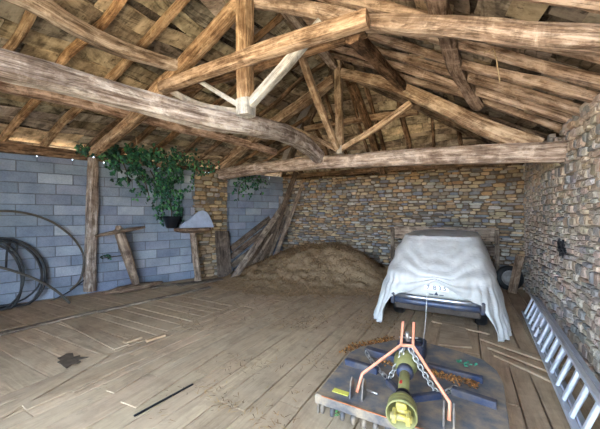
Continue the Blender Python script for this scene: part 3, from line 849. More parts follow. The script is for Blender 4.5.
# ------------------------------------------------------------------ planks stacked in the far left corner
r = random.Random(66)
defs = [  # top px, py, foot px, py(floor), width, thickness, tint, label
 (296, 172, 262, 268, .16, .09, (.5, .42, .36), 'tall dark pole-like timber rising highest in the corner, touching the roof'),
 (303, 184, 271, 268, .12, .04, (1.15, 1.05, .98), 'tall slim plank leaning right of the tall dark timber'),
 (286, 202, 233, 279, .17, .035, (1.1, 1.04, .98), 'long grey plank with its foot furthest to the left in front of the stack'),
 (283, 214, 240, 274, .15, .035, (.62, .54, .48), 'brown plank second from the left at the front of the corner stack'),
 (286, 208, 248, 272, .14, .03, (1.25, 1.18, 1.1), 'pale plank in the middle left of the corner stack'),
 (287, 199, 256, 270, .15, .035, (.5, .43, .38), 'dark brown plank in the middle of the corner stack'),
 (289, 206, 264, 268, .15, .03, (.95, .9, .86), 'grey plank right of the middle in the corner stack'),
 (291, 212, 272, 265, .12, .03, (.8, .74, .7), 'narrow plank on the right part of the corner stack'),
 (281, 196, 279, 264, .15, .03, (1.0, 1.1, 1.3), 'bluish grey plank standing nearly upright in the corner stack'),
 (283, 218, 288, 262, .13, .03, (.8, .82, .88), 'grey-blue plank leaning to the left at the right end of the corner stack'),
 (289, 224, 296, 260, .11, .03, (1.0, 1.02, 1.08), 'short pale plank at the far right of the corner stack'),
]
for i, (tx, ty, fx, fy, w_, th, tint, lb) in enumerate(defs):
    top = on_line(tx, ty, LW0, LW1, .16 + .03*(i % 4)) if tx < 290 else at_y(tx, ty, 8.28 - .03*(i % 3))
    ft_ = at_z(fx, fy, .03)
    face = (CAM - (top + ft_)/2); face.z = 0
    mb = MB(); board_pts(mb, ft_, top, w_, th, tint, face=face, bev=.006); make('leaning_plank', mb, M_GREYPLANK, label=lb, cat='plank', group='planks leaning in the far left corner')
for i, (x0, y0, x1, y1, lb) in enumerate(((231, 249, 270, 218, 'low sloping board propped along the block wall, topmost of three'), (231, 257, 268, 228, 'low sloping board propped along the block wall, middle of three'), (232, 266, 262, 242, 'low sloping board propped along the block wall, lowest of three'))):
    mb = MB(); board_pts(mb, on_line(x0, y0, LW0, LW1, .14+.04*i), on_line(x1, y1, LW0, LW1, .12+.04*i), .17, .03, vary((.75, .7, .66), .15, r), face=nl); make('sloping_board', mb, M_GREYPLANK, label=lb, cat='plank', group='low boards propped along the block wall')

# ------------------------------------------------------------------ heap of hay
r = random.Random(91)
def hill(x, y):
    u, v = (x + 3.35)/1.75, (y - 7.55)/1.05
    h = .70*math.exp(-(u*u*1.15 + v*v*1.1)**1.15)
    u2, v2 = (x + 4.35)/1.3, (y - 6.9)/1.2
    h += .30*math.exp(-(u2*u2 + v2*v2))
    u3, v3 = (x + 2.6)/.75, (y - 7.6)/.8
    h += .20*math.exp(-(u3*u3 + v3*v3)**1.3)
    return h
def hillz(x, y):
    h = hill(x, y)
    return h*(1 + .10*nz(x*2, y*2, 1)) + .08*nz(x*4, y*4, 2)*min(1, h*5) + .04*nz(x*9, y*9, 4)*min(1, h*5) - .035
mb = MB(); nx, ny = 90, 70
V = []; Fs = []
X0, X1, Y0, Y1 = -6.3, -1.2, 4.9, 8.40
for j in range(ny+1):
    for i in range(nx+1):
        y = lerp(Y0, Y1, j/ny); x = max(lerp(X0, X1, i/nx), xl(y) + .03)
        V.append(Vector((x, y, max(hillz(x, y), -.03))))
for j in range(ny):
    for i in range(nx):
        a = j*(nx+1)+i; Fs.append((a, a+1, a+nx+2, a+nx+1))
mb.add(V, Fs, smooth=True)
for _ in range(16000):
    x, y = r.gauss(-3.5, 1.1), r.gauss(7.0, .9)
    if x < xl(y) + .1 or y > 8.35: continue
    z = hillz(x, y)
    if z < -.012 and r.random() < .7: continue
    z = max(z, .004); ln = r.uniform(.05, .2); a_ = r.uniform(0, 2*PI); tz = r.uniform(-.3, .5)
    d = Vector((math.cos(a_), math.sin(a_), tz)).normalized(); s_ = Vector((-d.y, d.x, 0))*r.uniform(.004, .009)
    p = Vector((x, y, z + .008)); c_ = vary(r.choice([(1, 1, 1), (1.5, 1.4, 1.2), (.55, .48, .4), (1.2, 1.05, .85)]), .2, r)
    mb.add([p - s_, p + s_, p + d*ln + s_*.5, p + d*ln - s_*.5], [(0, 1, 2, 3)], c_)
make('hay_heap', mb, M_HAY, label='broad heap of brown hay piled against the rear wall', cat='hay', kind='stuff')
# loose straw and leaf litter scattered over the boards
mb = MB()
def scatter(px0, px1, py0, py1, n, cols, lr, wr_, dens=None):
    for _ in range(n):
        px, py = r.uniform(px0, px1), r.uniform(py0, py1)
        if dens and r.random() > dens(px, py): continue
        p = at_z(px, py, .008)
        if p.y > 8.3 or p.x > 1.1 or p.x < xl(p.y) + .1: continue
        if -1.2 < p.x < .45 and 2.1 < p.y < 3.6: continue
        ln = r.uniform(*lr); a_ = r.uniform(0, 2*PI); d = Vector((math.cos(a_), math.sin(a_), r.uniform(0, .12))); s_ = Vector((-d.y, d.x, 0))*r.uniform(*wr_)
        mb.add([p - s_, p + s_, p + d*ln + s_*.4 + Vector((0, 0, .004)), p + d*ln - s_*.4 + Vector((0, 0, .004))], [(0, 1, 2, 3)], vary(r.choice(cols), .25, r))
HC = [L('#9a7850'), L('#7a5c3c'), L('#b3905f'), L('#5c4630')]
scatter(180, 400, 283, 330, 3200, HC, (.03, .12), (.003, .006), lambda x, y: .25 + max(0, nz(x*.03, y*.06, 5))*1.8)
scatter(100, 400, 300, 428, 3600, HC, (.02, .08), (.002, .005), lambda x, y: max(0, nz(x*.02, y*.04, 7))*1.6)
scatter(250, 300, 340, 428, 220, HC, (.02, .08), (.002, .005), lambda x, y: max(0, nz(x*.05, y*.05, 9))*1.6)
make('straw_litter', mb, M_LEAFLITTER, label='loose straw and chaff scattered over the floor boards', cat='straw', kind='stuff')

# ------------------------------------------------------------------ loose planks on the floor, left foreground
for (x0, y0, x1, y1, w_, h_, tint, lb) in (
    (-25, 428, 104, 355, .16, .013, (.8, .74, .68), 'long floor-length plank lying loose, left foreground, nearest the dark stain'),
    (24, 408, 154, 352, .12, .013, (.75, .68, .62), 'thin plank beside the longest loose one, left foreground'),
    (110, 392, 168, 358, .12, .013, (.82, .76, .70), 'short raised plank with a pale broken end, left foreground'),
    (70, 391, 150, 352, .13, .013, (.74, .68, .62), 'dusty plank lying between the two raised ones, left foreground'),
    (128, 405, 217, 349, .20, .013, (.88, .83, .78), 'widest loose plank, just left of the black gap in the floor'),
    (62, 317, 122, 347, .19, .014, (.72, .66, .62), 'dark crosswise board lying loose on the left bay'),
    (124, 343, 141, 337, .07, .03, (.85, .62, .40), 'short bright splinter of wood at the end of the loose planks'),
    (146, 341, 165, 335, .05, .03, (.85, .62, .40), 'fresh pale sliver of wood, furthest right of the two bright ones')):
    mb = MB(); board_pts(mb, at_z(x0, y0, h_*.5+.003+.0017*(y0 % 5)), at_z(x1, y1, h_*.5+.004+.0013*(x1 % 6)), w_, h_, tint, bev=.004); make('loose_plank', mb, M_FLOOR, label=lb, cat='plank', group=None)
mb = MB(); board_pts(mb, at_z(134, 416, .009), at_z(193, 384, .009), .022, .012, (1, 1, 1)); make('gap_shade_strip', mb, M_BLACK, label='long thin black strip painting the dark of the gap between boards, left foreground', cat='strip')  # black strip laid on the boards, paints the shade of an open gap
mb = MB(); c_ = at_z(70, 360, .013)
V = [c_ + Vector((.16*math.cos(a*.35)*(1+.9*nz(a*.71, .3, .2)), .12*math.sin(a*.35)*(1+.9*nz(a*.71, .3, .2)), .004)) for a in range(18)]
V += [v - Vector((0, 0, .008)) for v in V]
mb.add(V, [tuple(range(18)), tuple(range(35, 17, -1))] + [(i, (i+1) % 18, 18+(i+1) % 18, 18+i) for i in range(18)])
make('oil_patch', mb, plain('dark_patch', L('#5c4e3f'), .9, dirt=L('#3f352a'), damt=.8, dscale=14), label='dark oval patch of dirt on the left bay floor', cat='dirt')
# boards right of the mower
for (x0, y0, x1, y1, w_, tint, lb) in (
    (482, 338, 562, 366, .13, (.85, .8, .74), 'grey crosswise board lying right behind the mower, furthest from the camera'),
    (490, 347, 566, 377, .11, (.9, .82, .74), 'middle crosswise board on the floor right behind the mower'),
    (496, 355, 568, 388, .08, (.8, .74, .68), 'narrow crosswise board nearest the right side of the mower'),
    (432, 321, 490, 334, .05, (1.0, .92, .84), 'thin pale lath lying on the floor under the car bumper')):
    mb = MB(); board_pts(mb, at_z(x0, y0, .018), at_z(x1, y1, .018), w_, .022, tint); make('cross_board', mb, M_FLOOR, label=lb, cat='plank')
mb = MB(); pts = [at_z(443, 318, 0), at_z(463, 322, 0), at_z(472, 349, 0), at_z(438, 346, 0)]
cc = sum(pts, Vector())/4
mb.prism([(p.x-cc.x, p.y-cc.y) for p in pts][::-1], .02, Matrix.Translation(cc + Vector((0, 0, .017))), (.95, .97, 1.0))
make('flat_board', mb, M_FLOOR, label='flat pale grey board on the floor between mower and car', cat='board')

# ------------------------------------------------------------------ things behind and beside the car
c0 = at_y(388, 262, 8.1); x0 = at_y(392, 230, 8.15).x; x1 = at_y(498, 230, 8.15).x
t = thing('wooden_bench', ((x0+x1)/2, 8.15, 0), 'weathered wooden bench back of wide planks standing behind the covered car', 'bench')
z_ = lambda py: at_y(450, py, 8.15).z
mb = MB(); mb.box(((x0+x1)/2, 8.16, (z_(227)+z_(240))/2), (x1-x0-.1, .05, z_(227)-z_(240)), col=(1.6, 1.48, 1.38), bev=.01); make('top_plank', mb, M_GREYPLANK, t)
mb = MB(); mb.box(((x0+x1)/2, 8.16, z_(249)), (x1-x0-.1, .05, .22), col=(.95, .9, .88), bev=.01); make('lower_plank', mb, M_GREYPLANK, t)
for xx in (x0+.02, x1-.02):
    mb = MB(); mb.box((xx, 8.11, z_(229)/2), (.09, .07, z_(229)), col=(1.05, .98, .92), bev=.01); make('end_post', mb, M_GREYPLANK, t)
wc = at_y(509, 271, 8.12); wc.z = .285
t = thing('loose_wheel', (wc.x, wc.y, 0), 'old car wheel with a dusty rim standing in the far right corner', 'wheel')
axw = Vector((.25, -1, .12)).normalized()
mb = MB(); mb.lathe([(.17, .07), (.165, 0), (.17, -.07), (.24, -.08), (.27, -.05), (.275, 0), (.27, .05), (.24, .08), (.17, .07)], wc, axw, 28, cap=False); make('tyre', mb, M_HOSE, t)
mb = MB(); mb.lathe([(.005, .04), (.05, .05), (.06, .02), (.12, .01), (.15, .05), (.172, .06), (.172, -.05)], wc, axw, 28); make('rim', mb, plain('dusty_rim', L('#b5b2ac'), .6, .3, dirt=L('#5d564e'), damt=.5), t)
mb = MB(); p0 = at_z(512, 293, .02); p1 = at_y(520, 256, 8.0); board_pts(mb, p0, p1, .16, .06, (.85, .72, .6), face=CAM-p0); make('short_post', mb, M_OAK, label='short brown board leaning in front of the loose wheel in the right corner', cat='board')

# ------------------------------------------------------------------ the car under its cover
CX, CY = -.385, 4.86          # rear bumper centre
car = thing('car', (CX, CY + 1.7, 0), 'small cream car parked tail towards us under the pale cover, only its bumper showing', 'car')
def loft(mb, secs, col=(1, 1, 1), smooth=True):
    n = len(secs[0]); V = [v for s_ in secs for v in s_]
    Fs = [(i*n+k, i*n+(k+1) % n, (i+1)*n+(k+1) % n, (i+1)*n+k) for i in range(len(secs)-1) for k in range(n)]
    Fs += [tuple(range(n-1, -1, -1)), tuple((len(secs)-1)*n+k for k in range(n))]
    mb.add(V, Fs, col, None, smooth)
def rrect(cx, y, hw, z0, z1, k=24, e=.28):
    out = []
    for i in range(k):
        th = 2*PI*i/k; c_, s_ = math.cos(th), math.sin(th)
        out.append(Vector((cx + math.copysign(abs(c_)**e, c_)*hw, y, (z0+z1)/2 + math.copysign(abs(s_)**e, s_)*(z1-z0)/2)))
    return out
mb = MB()
secs = []
for (dy, hw, z0, z1) in ((.06, .60, .34, .70), (.10, .66, .26, .80), (.3, .70, .22, .86), (1.0, .72, .20, .88), (2.2, .72, .20, .88), (2.9, .70, .22, .84), (3.3, .66, .26, .74), (3.38, .60, .34, .64)):
    secs.append(rrect(CX, CY + dy, hw, z0, z1))
loft(mb, secs); make('body', mb, M_CREAM, car)
mb = MB(); secs = []
for (dy, hw, z1) in ((.42, .60, .88), (.75, .58, 1.26), (.95, .57, 1.29), (1.9, .58, 1.30), (2.1, .58, 1.26), (2.65, .60, .88)):
    secs.append(rrect(CX, CY + dy, hw, .80, z1))
loft(mb, secs); g_ = make('cabin', mb, M_CREAM, car)
mb = MB(); mb.prism([(-.48, -.15), (.48, -.15), (.42, .15), (-.42, .15)], .02, Matrix.Translation((CX, CY + .575, 1.07)) @ Matrix.Rotation(math.radians(49), 4, 'X')); make('rear_window', mb, M_GLASS, car)
for sx in (-1, 1):
    for dy in (.55, 2.75):
        mb = MB(); c_ = Vector((CX + sx*.60, CY + dy, .28)); mb.lathe([(.15, .07), (.14, 0), (.15, -.07), (.25, -.08), (.275, -.05), (.28, 0), (.275, .05), (.25, .08), (.15, .07)], c_, (1, 0, 0), 28, cap=False)
        wh = make('wheel', mb, M_HOSE, car)
        mb = MB(); mb.lathe([(0, .03), (.10, .045), (.155, .03), (.155, -.03), (0, -.03)], c_ + Vector((sx*.03, 0, 0)), (sx, 0, 0), 24); make('hubcap', mb, M_CHROME, wh)
    mb = MB(); mb.box((CX + sx*.50, CY + .045, .60), (.16, .03, .12), bev=.01); make('tail_light', mb, M_TAIL, car)
# bumper: chrome upper band, blue-grey lower band, rubber overriders
Lbp = at_y(388, 299, 4.93); Rbp = at_y(483, 311, 4.76)
bz = .42
mb = MB(); pts = [Vector((CX-.66, CY+.10, bz)), Vector((CX-.62, CY-.02, bz)), Vector((CX-.3, CY-.06, bz)), Vector((CX+.3, CY-.06, bz)), Vector((CX+.62, CY-.02, bz)), Vector((CX+.66, CY+.10, bz))]
mb.tube([p + Vector((0, 0, .035)) for p in pts], .032, 10, (1.1, 1.1, 1.1), .7, 0, 1); bp = make('bumper', mb, M_CHROME, car)
mb = MB(); mb.tube([p + Vector((0, .01, -.04)) for p in pts], .040, 10, (1, 1, 1), .8, 0, 1); make('lower_band', mb, M_BUMPER, bp)
for sx in (-1, 1):
    mb = MB(); mb.box((CX + sx*.60, CY-.07, bz-.01), (.06, .06, .17), bev=.015); make('overrider', mb, M_NAVY, bp)
mb = MB(); mb.box((CX, CY+.06, bz-.13), (1.16, .10, .12), col=(.8, .75, .72), bev=.02); make('valance', mb, plain('rusty_underbody', L('#5f564f'), .8, dirt=L('#3a3028'), damt=.7, dscale=12), car)
# lettered plate above the bumper
def text_mesh(s_, size):
    cu = bpy.data.curves.new('t', 'FONT'); cu.body = s_; cu.size = size; cu.extrude = .002; cu.align_x = 'CENTER'; cu.align_y = 'CENTER'
    ob = bpy.data.objects.new('t', cu); me = ob.to_mesh()
    out = ([v.co.copy() for v in me.vertices], [tuple(p.vertices) for p in me.polygons])
    ob.to_mesh_clear(); bpy.data.objects.remove(ob); return out
PXc = at_y(436, 291, CY - .0).x
mb = MB(); mb.box((PXc, CY + .035, .605), (.34, .02, .085), bev=.006); pl_ = make('number_plate', mb, M_WHITE, car)
for ch, dx in (('7', -.11), ('B', -.02), ('3', .05), ('5', .115)):
    V, Fs = text_mesh(ch, .085)
    mb = MB(); mb.add([Vector((PXc + dx + v.x, CY + .023 - v.z, .605 + v.y)) for v in V], Fs); make('plate_character', mb, M_INK, pl_)
mb = MB(); mb.prism([(-.03, -.02), (.03, -.02), (0, .03)], .01, Matrix.Translation((PXc + .0, CY + .045, .515)) @ Matrix.Rotation(PI/2, 4, 'X')); mb.box((PXc - .07, CY+.045, .50), (.06, .008, .01)); mb.box((PXc + .07, CY+.045, .50), (.06, .008, .01)); make('badge', mb, M_INK, car)

# cover
r = random.Random(17)
def outline_pt(th, x0, x1, y0, y1, e=.5):
    c_, s_ = math.cos(th), math.sin(th)
    return ((x0+x1)/2 + math.copysign(abs(c_)**e, c_)*(x1-x0)/2, (y0+y1)/2 + math.copysign(abs(s_)**e, s_)*(y1-y0)/2)
NT_, NW = 220, 64
mb = MB(); V = []
def hem(th, x, y):
    # hem height: lifted in the middle of the tail, pooling on the floor at the corners
    if y < CY + .5:
        u = (x - (CX + .02))/.64
        lift = .73 - .27*abs(u + .05)**1.1
        k = min(1, max(0, (abs(x - CX) - .67)/.09)); k = k*k*(3-2*k)
        return lerp(lift, .02, k)
    return .06 + .10*max(0, math.sin(y*2.1))
for j in range(NW+1):
    w_ = j/NW
    for i in range(NT_):
        th = 2*PI*i/NT_
        rx, ry = outline_pt(th, CX-.61, CX+.62, CY+.70, CY+2.9, .42)
        mx, my = outline_pt(th, CX-.80, CX+.80, CY-.02, CY+3.5, .42)
        hx, hy = outline_pt(th, CX-.98, CX+.96, CY-.26, CY+3.65, .36)
        if w_ < .25:
            q = w_/.25
            x = lerp(CX, rx, q); y = lerp(CY+1.85, ry, q); z = 1.37 - .045*q**3 - .012*abs(math.sin(q*5))
        elif w_ < .30:
            q = (w_-.25)/.05; x = rx + (mx-rx)*.06*q; y = ry + (my-ry)*.06*q; z = 1.325 - .05*q
        else:
            q = (w_-.30)/.70
            # from roof edge over the waist to the hem
            zt = 1.275; zw = .80; zh = hem(th, hx, hy)
            if q < .5:
                p_ = q/.5; x = lerp(rx + (mx-rx)*.06, mx, p_**.85); y = lerp(ry + (my-ry)*.06, my, p_**.9); z = lerp(zt, zw, p_)
            else:
                p_ = (q-.5)/.5; kk = max(0, min(1, (zw - .1 - zh)/.5))
                x = lerp(mx, hx, p_*kk); y = lerp(my, hy, p_*kk); z = lerp(zw, zh, p_)
        nv = Vector((x-CX, (y-CY-1.8)*.6, .2)).normalized()
        p = Vector((x, y, z))
        amp = .006 + .05*max(0, w_-.3)
        # folds fan out from the gather in the middle of the tail
        gx, gz = CX + .0, .72
        an = math.atan2(z - gz, x - gx); dd = math.hypot(x-gx, z-gz)
        if y < CY + 1.0:
            fold = (math.sin(an*17 + 2*nz(dd*3, an*2, 0)) * math.exp(-dd*1.3) * .035 + .015*nz(x*5, z*4, 3) + .030*(abs(nz(x*7, z*2.0, 6))**.7))
        else: fold = .02*nz(y*4, z*2.5, 3)
        fold += amp*.6*math.sin(th*34 + 3*nz(th*2, w_*2, 0))*max(0, w_-.5)*2
        p += nv*fold
        p.z += .01*nz(x*6, y*6, 8)
        p.z = max(p.z, .012 + .008*(i % 3))
        V.append(p)
Fs = [(j*NT_+i, (j+1)*NT_+i, (j+1)*NT_+(i+1) % NT_, j*NT_+(i+1) % NT_) for j in range(1, NW) for i in range(NT_)]
V2 = V
mb.add(V2, Fs + [(0, NT_+i, NT_+(i+1) % NT_) for i in range(NT_)], smooth=True)
o = make('car_cover', mb, M_CLOTH, label='pale grey fabric cover draped over the small car, its corners trailing on the floor', cat='car cover')
sm = o.modifiers.new('thickness', 'SOLIDIFY'); sm.thickness = .006; sm.offset = 1
mb = MB(); k0 = Vector((at_y(427, 293, CY-.10).x, CY-.10, .56)); mb.tube([k0, at_y(426, 312, CY-.17), at_y(425, 328, 4.55), at_z(424, 341, .02), at_z(428, 344, .012), at_z(424, 345, .012)], .006, 6, seg=.05)
make('cord', mb, M_CORD, label='white cord hanging from the car cover to the floor behind the mower', cat='cord')

# ------------------------------------------------------------------ mower
MW = thing('rotary_mower', (-1.08, 2.28, 0), 'worn dark tractor mower lying on the floor with orange hitch frame and yellow shaft guard', 'mower', rz=math.radians(-.8))
R2 = Matrix.Rotation(math.radians(-.8), 3, 'Z'); R2i = R2.inverted()
def ml(p): return R2i @ (Vector(p) - Vector((-1.08, 2.28, 0)))     # world -> mower space
WD, DP, HT = 1.34, 1.6, .20
mb = MB()
ol = [(0, 0), (WD, 0), (WD+.02, .95), (WD-.01, 1.15), (WD-.11, 1.33), (WD-.35, 1.44), (.62, 1.50), (.36, 1.42), (.04, 1.02), (-.02, .80)]
mb.prism(ol, .02, Matrix.Translation((0, 0, HT)))
n = len(ol)
for i in range(1, n):                       # skirt round the sides and the back
    a = Vector((*ol[i], 0)); b = Vector((*ol[(i+1) % n], 0)); d = (b-a); m_ = (a+b)/2
    mb.box((m_.x, m_.y, HT/2+.015), (d.length+.01, .012, HT-.03), Matrix.Rotation(math.atan2(d.y, d.x), 3, 'Z'), bev=.003)
make('deck', mb, M_DECKPAINT, MW, local=True)
# front comb of curved teeth
mb = MB(); mb.box((WD/2, -.02, HT-.025), (WD+.03, .05, .08), bev=.012, col=(.8, .72, .64)); fb = make('front_rail', mb, M_DECKPAINT, MW, local=True, label='grey front rail above the teeth')
mb = MB(); mb.box((WD/2, -.04, HT+.014), (WD-.1, .010, .006), bev=.002); make('orange_strip', mb, M_RUST, fb, local=True)
k = 15
for i in range(k):
    x = .06 + i*(WD-.12)/(k-1)
    mb = MB(); mb.tube([(x, -.025, HT-.06), (x, -.042, HT-.085), (x, -.045, .09), (x, -.03, .075)], [.02, .02, .018, .010], 8, (.6, .55, .5), .7, seg=.03); make('tooth', mb, M_DECKPAINT, fb, local=True)
# blue cross bars
def bar_w(p0, p1, w_, h_, nm, mat, lb=None):
    mb = MB(); board_pts(mb, ml(p0), ml(p1), w_, h_, bev=.006); return make(nm, mb, mat, MW, local=True, label=lb)
zt = HT + .035
bar_w(at_z(346, 361, zt), at_z(378, 371, zt), .06, .06, 'cross_bar', M_NAVY, 'dark blue bar, left of the shaft')
bar_w(at_z(452, 390, zt), at_z(497, 405, zt), .06, .06, 'cross_bar', M_NAVY, 'dark blue bar, right of the shaft')
bar_w(at_z(366, 350, zt+.02), at_z(400, 360, zt+.02), .08, .07, 'rear_bar', M_NAVY, 'dark blue rear bar, left piece')
bar_w(at_z(427, 366, zt), at_z(483, 380, zt), .055, .055, 'rear_bar', M_NAVY, 'dark blue rear bar, right piece')
bar_w(at_z(388, 381, HT+.04), at_z(404, 398, HT+.04), .05, .05, 'brace', M_NAVY); bar_w(at_z(408, 399, HT+.04), at_z(440, 395, HT+.04), .05, .05, 'brace', M_NAVY)
# gearbox block behind the shaft
gb = ml(at_z(410, 352, HT+.1)); mb = MB(); mb.box((gb.x, gb.y+.12, HT+.09), (.26, .26, .17), bev=.02); gx = make('gearbox', mb, M_NAVY, MW, local=True)
mb = MB(); mb.lathe([(.04, 0), (.045, .01), (.045, .03), (.03, .035)], (gb.x+.06, gb.y+.14, HT+.17), n=16); make('filler_cap', mb, M_BLACK, gx, local=True)
# drive shaft with guards
A = ml(at_y(406, 360, 2.86)); B = ml(at_y(402, 408, 2.20)); ax = (B - A).normalized()
mb = MB(); mb.tube([A, B], .042, 18, smooth=True); ds = make('drive_shaft', mb, M_YELLOW, MW, local=True)
ridge = [(.045, -.02), (.06, 0)]
mb = MB(); mb.lathe([(a*.86, h) for a, h in [(.05, .02), (.085, .0), (.105, -.04), (.11, -.07), (.118, -.08), (.118, -.10), (.112, -.11), (.12, -.12), (.12, -.15), (.11, -.15), (.10, -.10), (.04, -.02)]], A + ax*.16, ax, 28, cap=False); make('guard_cone', mb, M_YELLOW, ds, local=True)
mb = MB(); mb.lathe([(.04, 0), (.065, .01), (.07, .05), (.06, .07), (.04, .08)], A + ax*.165, ax, 24); make('collar', mb, M_NAVY, ds, local=True)
mb = MB(); mb.lathe([(a*.84, h) for a, h in [(.04, 0), (.08, .01), (.105, .05), (.11, .07), (.118, .075), (.118, .09), (.112, .10), (.121, .11), (.121, .13), (.114, .14), (.124, .15), (.124, .18), (.114, .18), (.10, .10), (.04, .03)]], B - ax*.10, ax, 32, cap=False); make('guard_cone', mb, M_YELLOW, ds, local=True)
mb = MB(); mb.lathe([(.047, 0), (.060, .01), (.060, .035), (.047, .045)], B - ax*.15, ax, 24); make('collar', mb, M_BLACK, ds, local=True)
side = ax.cross(Vector((0, 0, 1))).normalized(); up = side.cross(ax).normalized()
mb = MB(); mb.tube([B - ax*.02, B + ax*.07], .045, 14)
for s_ in (-1, 1): mb.box(B + ax*.09 + side*s_*.045, (.03, .09, .06), Matrix((side, ax, up)).transposed(), bev=.01)
mb.tube([B + ax*.10 - side*.07, B + ax*.10 + side*.07], .022, 12); mb.box(B + ax*.06 + up*.06, (.07, .05, .04), Matrix((side, ax, up)).transposed(), bev=.01)
make('universal_joint', mb, M_YELLOWB, ds, local=True, label='bright yellow joint inside the front guard')
mb = MB(); q = A.lerp(B, .62) + up*.037 + side*.012; mb.prism([(-.018, -.022), (.014, -.018), (.02, .02), (-.01, .026)], .006, Matrix.Translation(q) @ Matrix((side, ax, up)).transposed().to_4x4()); make('red_sticker', mb, M_RED, ds, local=True)
# orange hitch frame
hf_pts = lambda px, py, y: ml(at_y(px, py, y))
topL, topR = hf_pts(403, 321, 2.82), hf_pts(414, 322, 2.82)
jL, jR = hf_pts(401, 345, 2.77), hf_pts(413, 346, 2.77)
mb = MB()
mb.tube([topL, jL + Vector((0, 0, .0)), hf_pts(362, 374, 2.44), hf_pts(357, 392, 2.40)], .0125, 10, (1, 1, 1), .8, roll=0)
hfr = make('hitch_frame', mb, M_ORANGE, MW, local=True, label='orange hitch frame')
mb = MB(); mb.tube([topR, jR, hf_pts(450, 403, 2.36), hf_pts(449, 420, 2.34)], .0125, 10, (1, 1, 1), .8); make('frame_leg', mb, M_ORANGE, hfr, local=True)
mb = MB(); mb.tube([jL, jR], .013, 8, (1, 1, 1), .8); make('frame_tie', mb, M_ORANGE, hfr, local=True)
mb = MB(); mb.tube([hf_pts(399, 337, 2.8), hf_pts(418, 338, 2.8)], .008, 8); mb.tube([hf_pts(407, 332, 2.8), hf_pts(408, 341, 2.8)], .02, 8); make('hitch_pin', mb, M_STEEL, hfr, local=True)
for (px, py) in ((352, 397), (364, 399), (444, 424), (454, 427)):
    b0 = ml(at_z(px, py, HT)); mb = MB()
    mb.prism([(-.06, 0), (.06, 0), (.035, .14), (.0, .17), (-.035, .14)], .012, Matrix.Translation(b0) @ Matrix.Rotation(PI/2, 4, 'Z') @ Matrix.Rotation(PI/2, 4, 'X'), (.62, .55, .5)); make('bracket', mb, M_DECKPAINT, MW, local=True)
b0 = ml(at_z(341, 392, HT+.012)); mb = MB(); mb.box(b0, (.14, .055, .004)); make('label', mb, M_LABEL, MW, local=True)
b0 = ml(at_z(372, 392, HT+.03)); mb = MB(); mb.tube([b0 + Vector((-.05, .01, 0)), b0 + Vector((.05, -.02, .01))], .008, 8); make('pin', mb, M_STEEL, MW, local=True)
# chains
def chain(p0, p1, sag, n, nm):
    mb = MB(); P = []
    for i in range(n+1):
        t_ = i/n; p = p0.lerp(p1, t_) - Vector((0, 0, sag*4*t_*(1-t_))); P.append(p)
    for i in range(n):
        a, b = P[i], P[i+1]; d = (b-a).normalized(); s_ = d.cross(Vector((.3, .2, 1))).normalized(); u_ = s_.cross(d)
        w_ = s_ if i % 2 else u_; m_ = (a+b)/2; hl = (b-a).length*.72; hw = .019
        ring = [m_ + d*(math.copysign(max(0, hl-hw), math.cos(q)) + hw*math.cos(q)) + w_*hw*math.sin(q) for q in [2*PI*k/12 + .13 for k in range(12)]]
        mb.tube(ring, .0065, 6, closed=True)
    return make(nm, mb, M_STEEL, MW, local=True)
chain(hf_pts(404, 348, 2.79), ml(at_z(389, 379, HT+.06)), .01, 9, 'chain')
chain(hf_pts(410, 348, 2.79), ml(at_z(437, 393, HT+.05)), .015, 11, 'chain')
chain(ml(at_z(437, 393, HT+.05)), ml(at_z(456, 387, HT+.05)), .01, 4, 'chain')
chain(ml(at_z(366, 352, HT+.06)), ml(at_z(386, 377, HT+.03)), .02, 7, 'chain')
mb = MB(); e0 = ml(at_z(512, 425, HT)); mb.box((WD+.012, .35, HT-.05), (.012, .75, .05), bev=.003); make('side_stripe', mb, M_ORANGE, MW, local=True)
# leaf litter caught between the bars
mb = MB(); r = random.Random(4)
LC = [L('#b5763a'), L('#8a5a30'), L('#6d4a2c'), L('#c58f4e'), L('#5a4431')]
def litter(pa, pb, spread, n, z0, sz=(.012, .03)):
    for _ in range(n):
        p = pa.lerp(pb, r.random()) + Vector((r.gauss(0, spread*.4), r.gauss(0, spread), r.uniform(0, .03))); p.z = z0 + r.uniform(.002, .035)
        leaf(mb, p, r.uniform(*sz), Vector((r.uniform(-1, 1), r.uniform(-1, 1), 1)), vary(r.choice(LC), .25, r), r)
litter(at_z(424, 373, HT), at_z(477, 388, HT), .03, 420, HT+.012)
litter(at_z(378, 362, HT), at_z(398, 368, HT), .03, 60, HT+.012)
make('dead_leaves', mb, M_LEAFLITTER, label='rusty dead leaves caught between the blue bars of the mower', cat='leaves', kind='stuff')
mb = MB(); litter(at_z(352, 349, .0), at_z(392, 340, .0), .06, 500, .0); litter(at_z(345, 352, .0), at_z(352, 347, .0), .05, 100, .0)
make('leaf_litter', mb, M_LEAFLITTER, label='brown leaf litter lying on the floor along the rear edge of the mower', cat='leaves', kind='stuff')
mb = MB(); p = at_z(463, 362, HT+.03)
for _ in range(14): leaf(mb, p + Vector((r.gauss(0, .035), r.gauss(0, .03), r.uniform(-.01, .01))), .035, Vector((r.uniform(-1, 1), r.uniform(-1, 1), 1.5)), (1, 1, 1), r)
make('green_scrap', mb, M_GREEN, label='small crumpled green scrap lying on the rear right of the mower deck', cat='scrap')
for (px, py, lb) in ((338, 417, 'tiny green weed growing between boards in front of the mower'),):
    mb = MB(); p = at_z(px, py, .0)
    for _ in range(9): leaf(mb, p + Vector((r.gauss(0, .02), r.gauss(0, .02), r.uniform(.01, .04))), .025, Vector((r.uniform(-1, 1), r.uniform(-1, 1), 1)), L('#4f8a4c'), r)
    make('weed', mb, M_LEAF, label=lb, cat='plant')

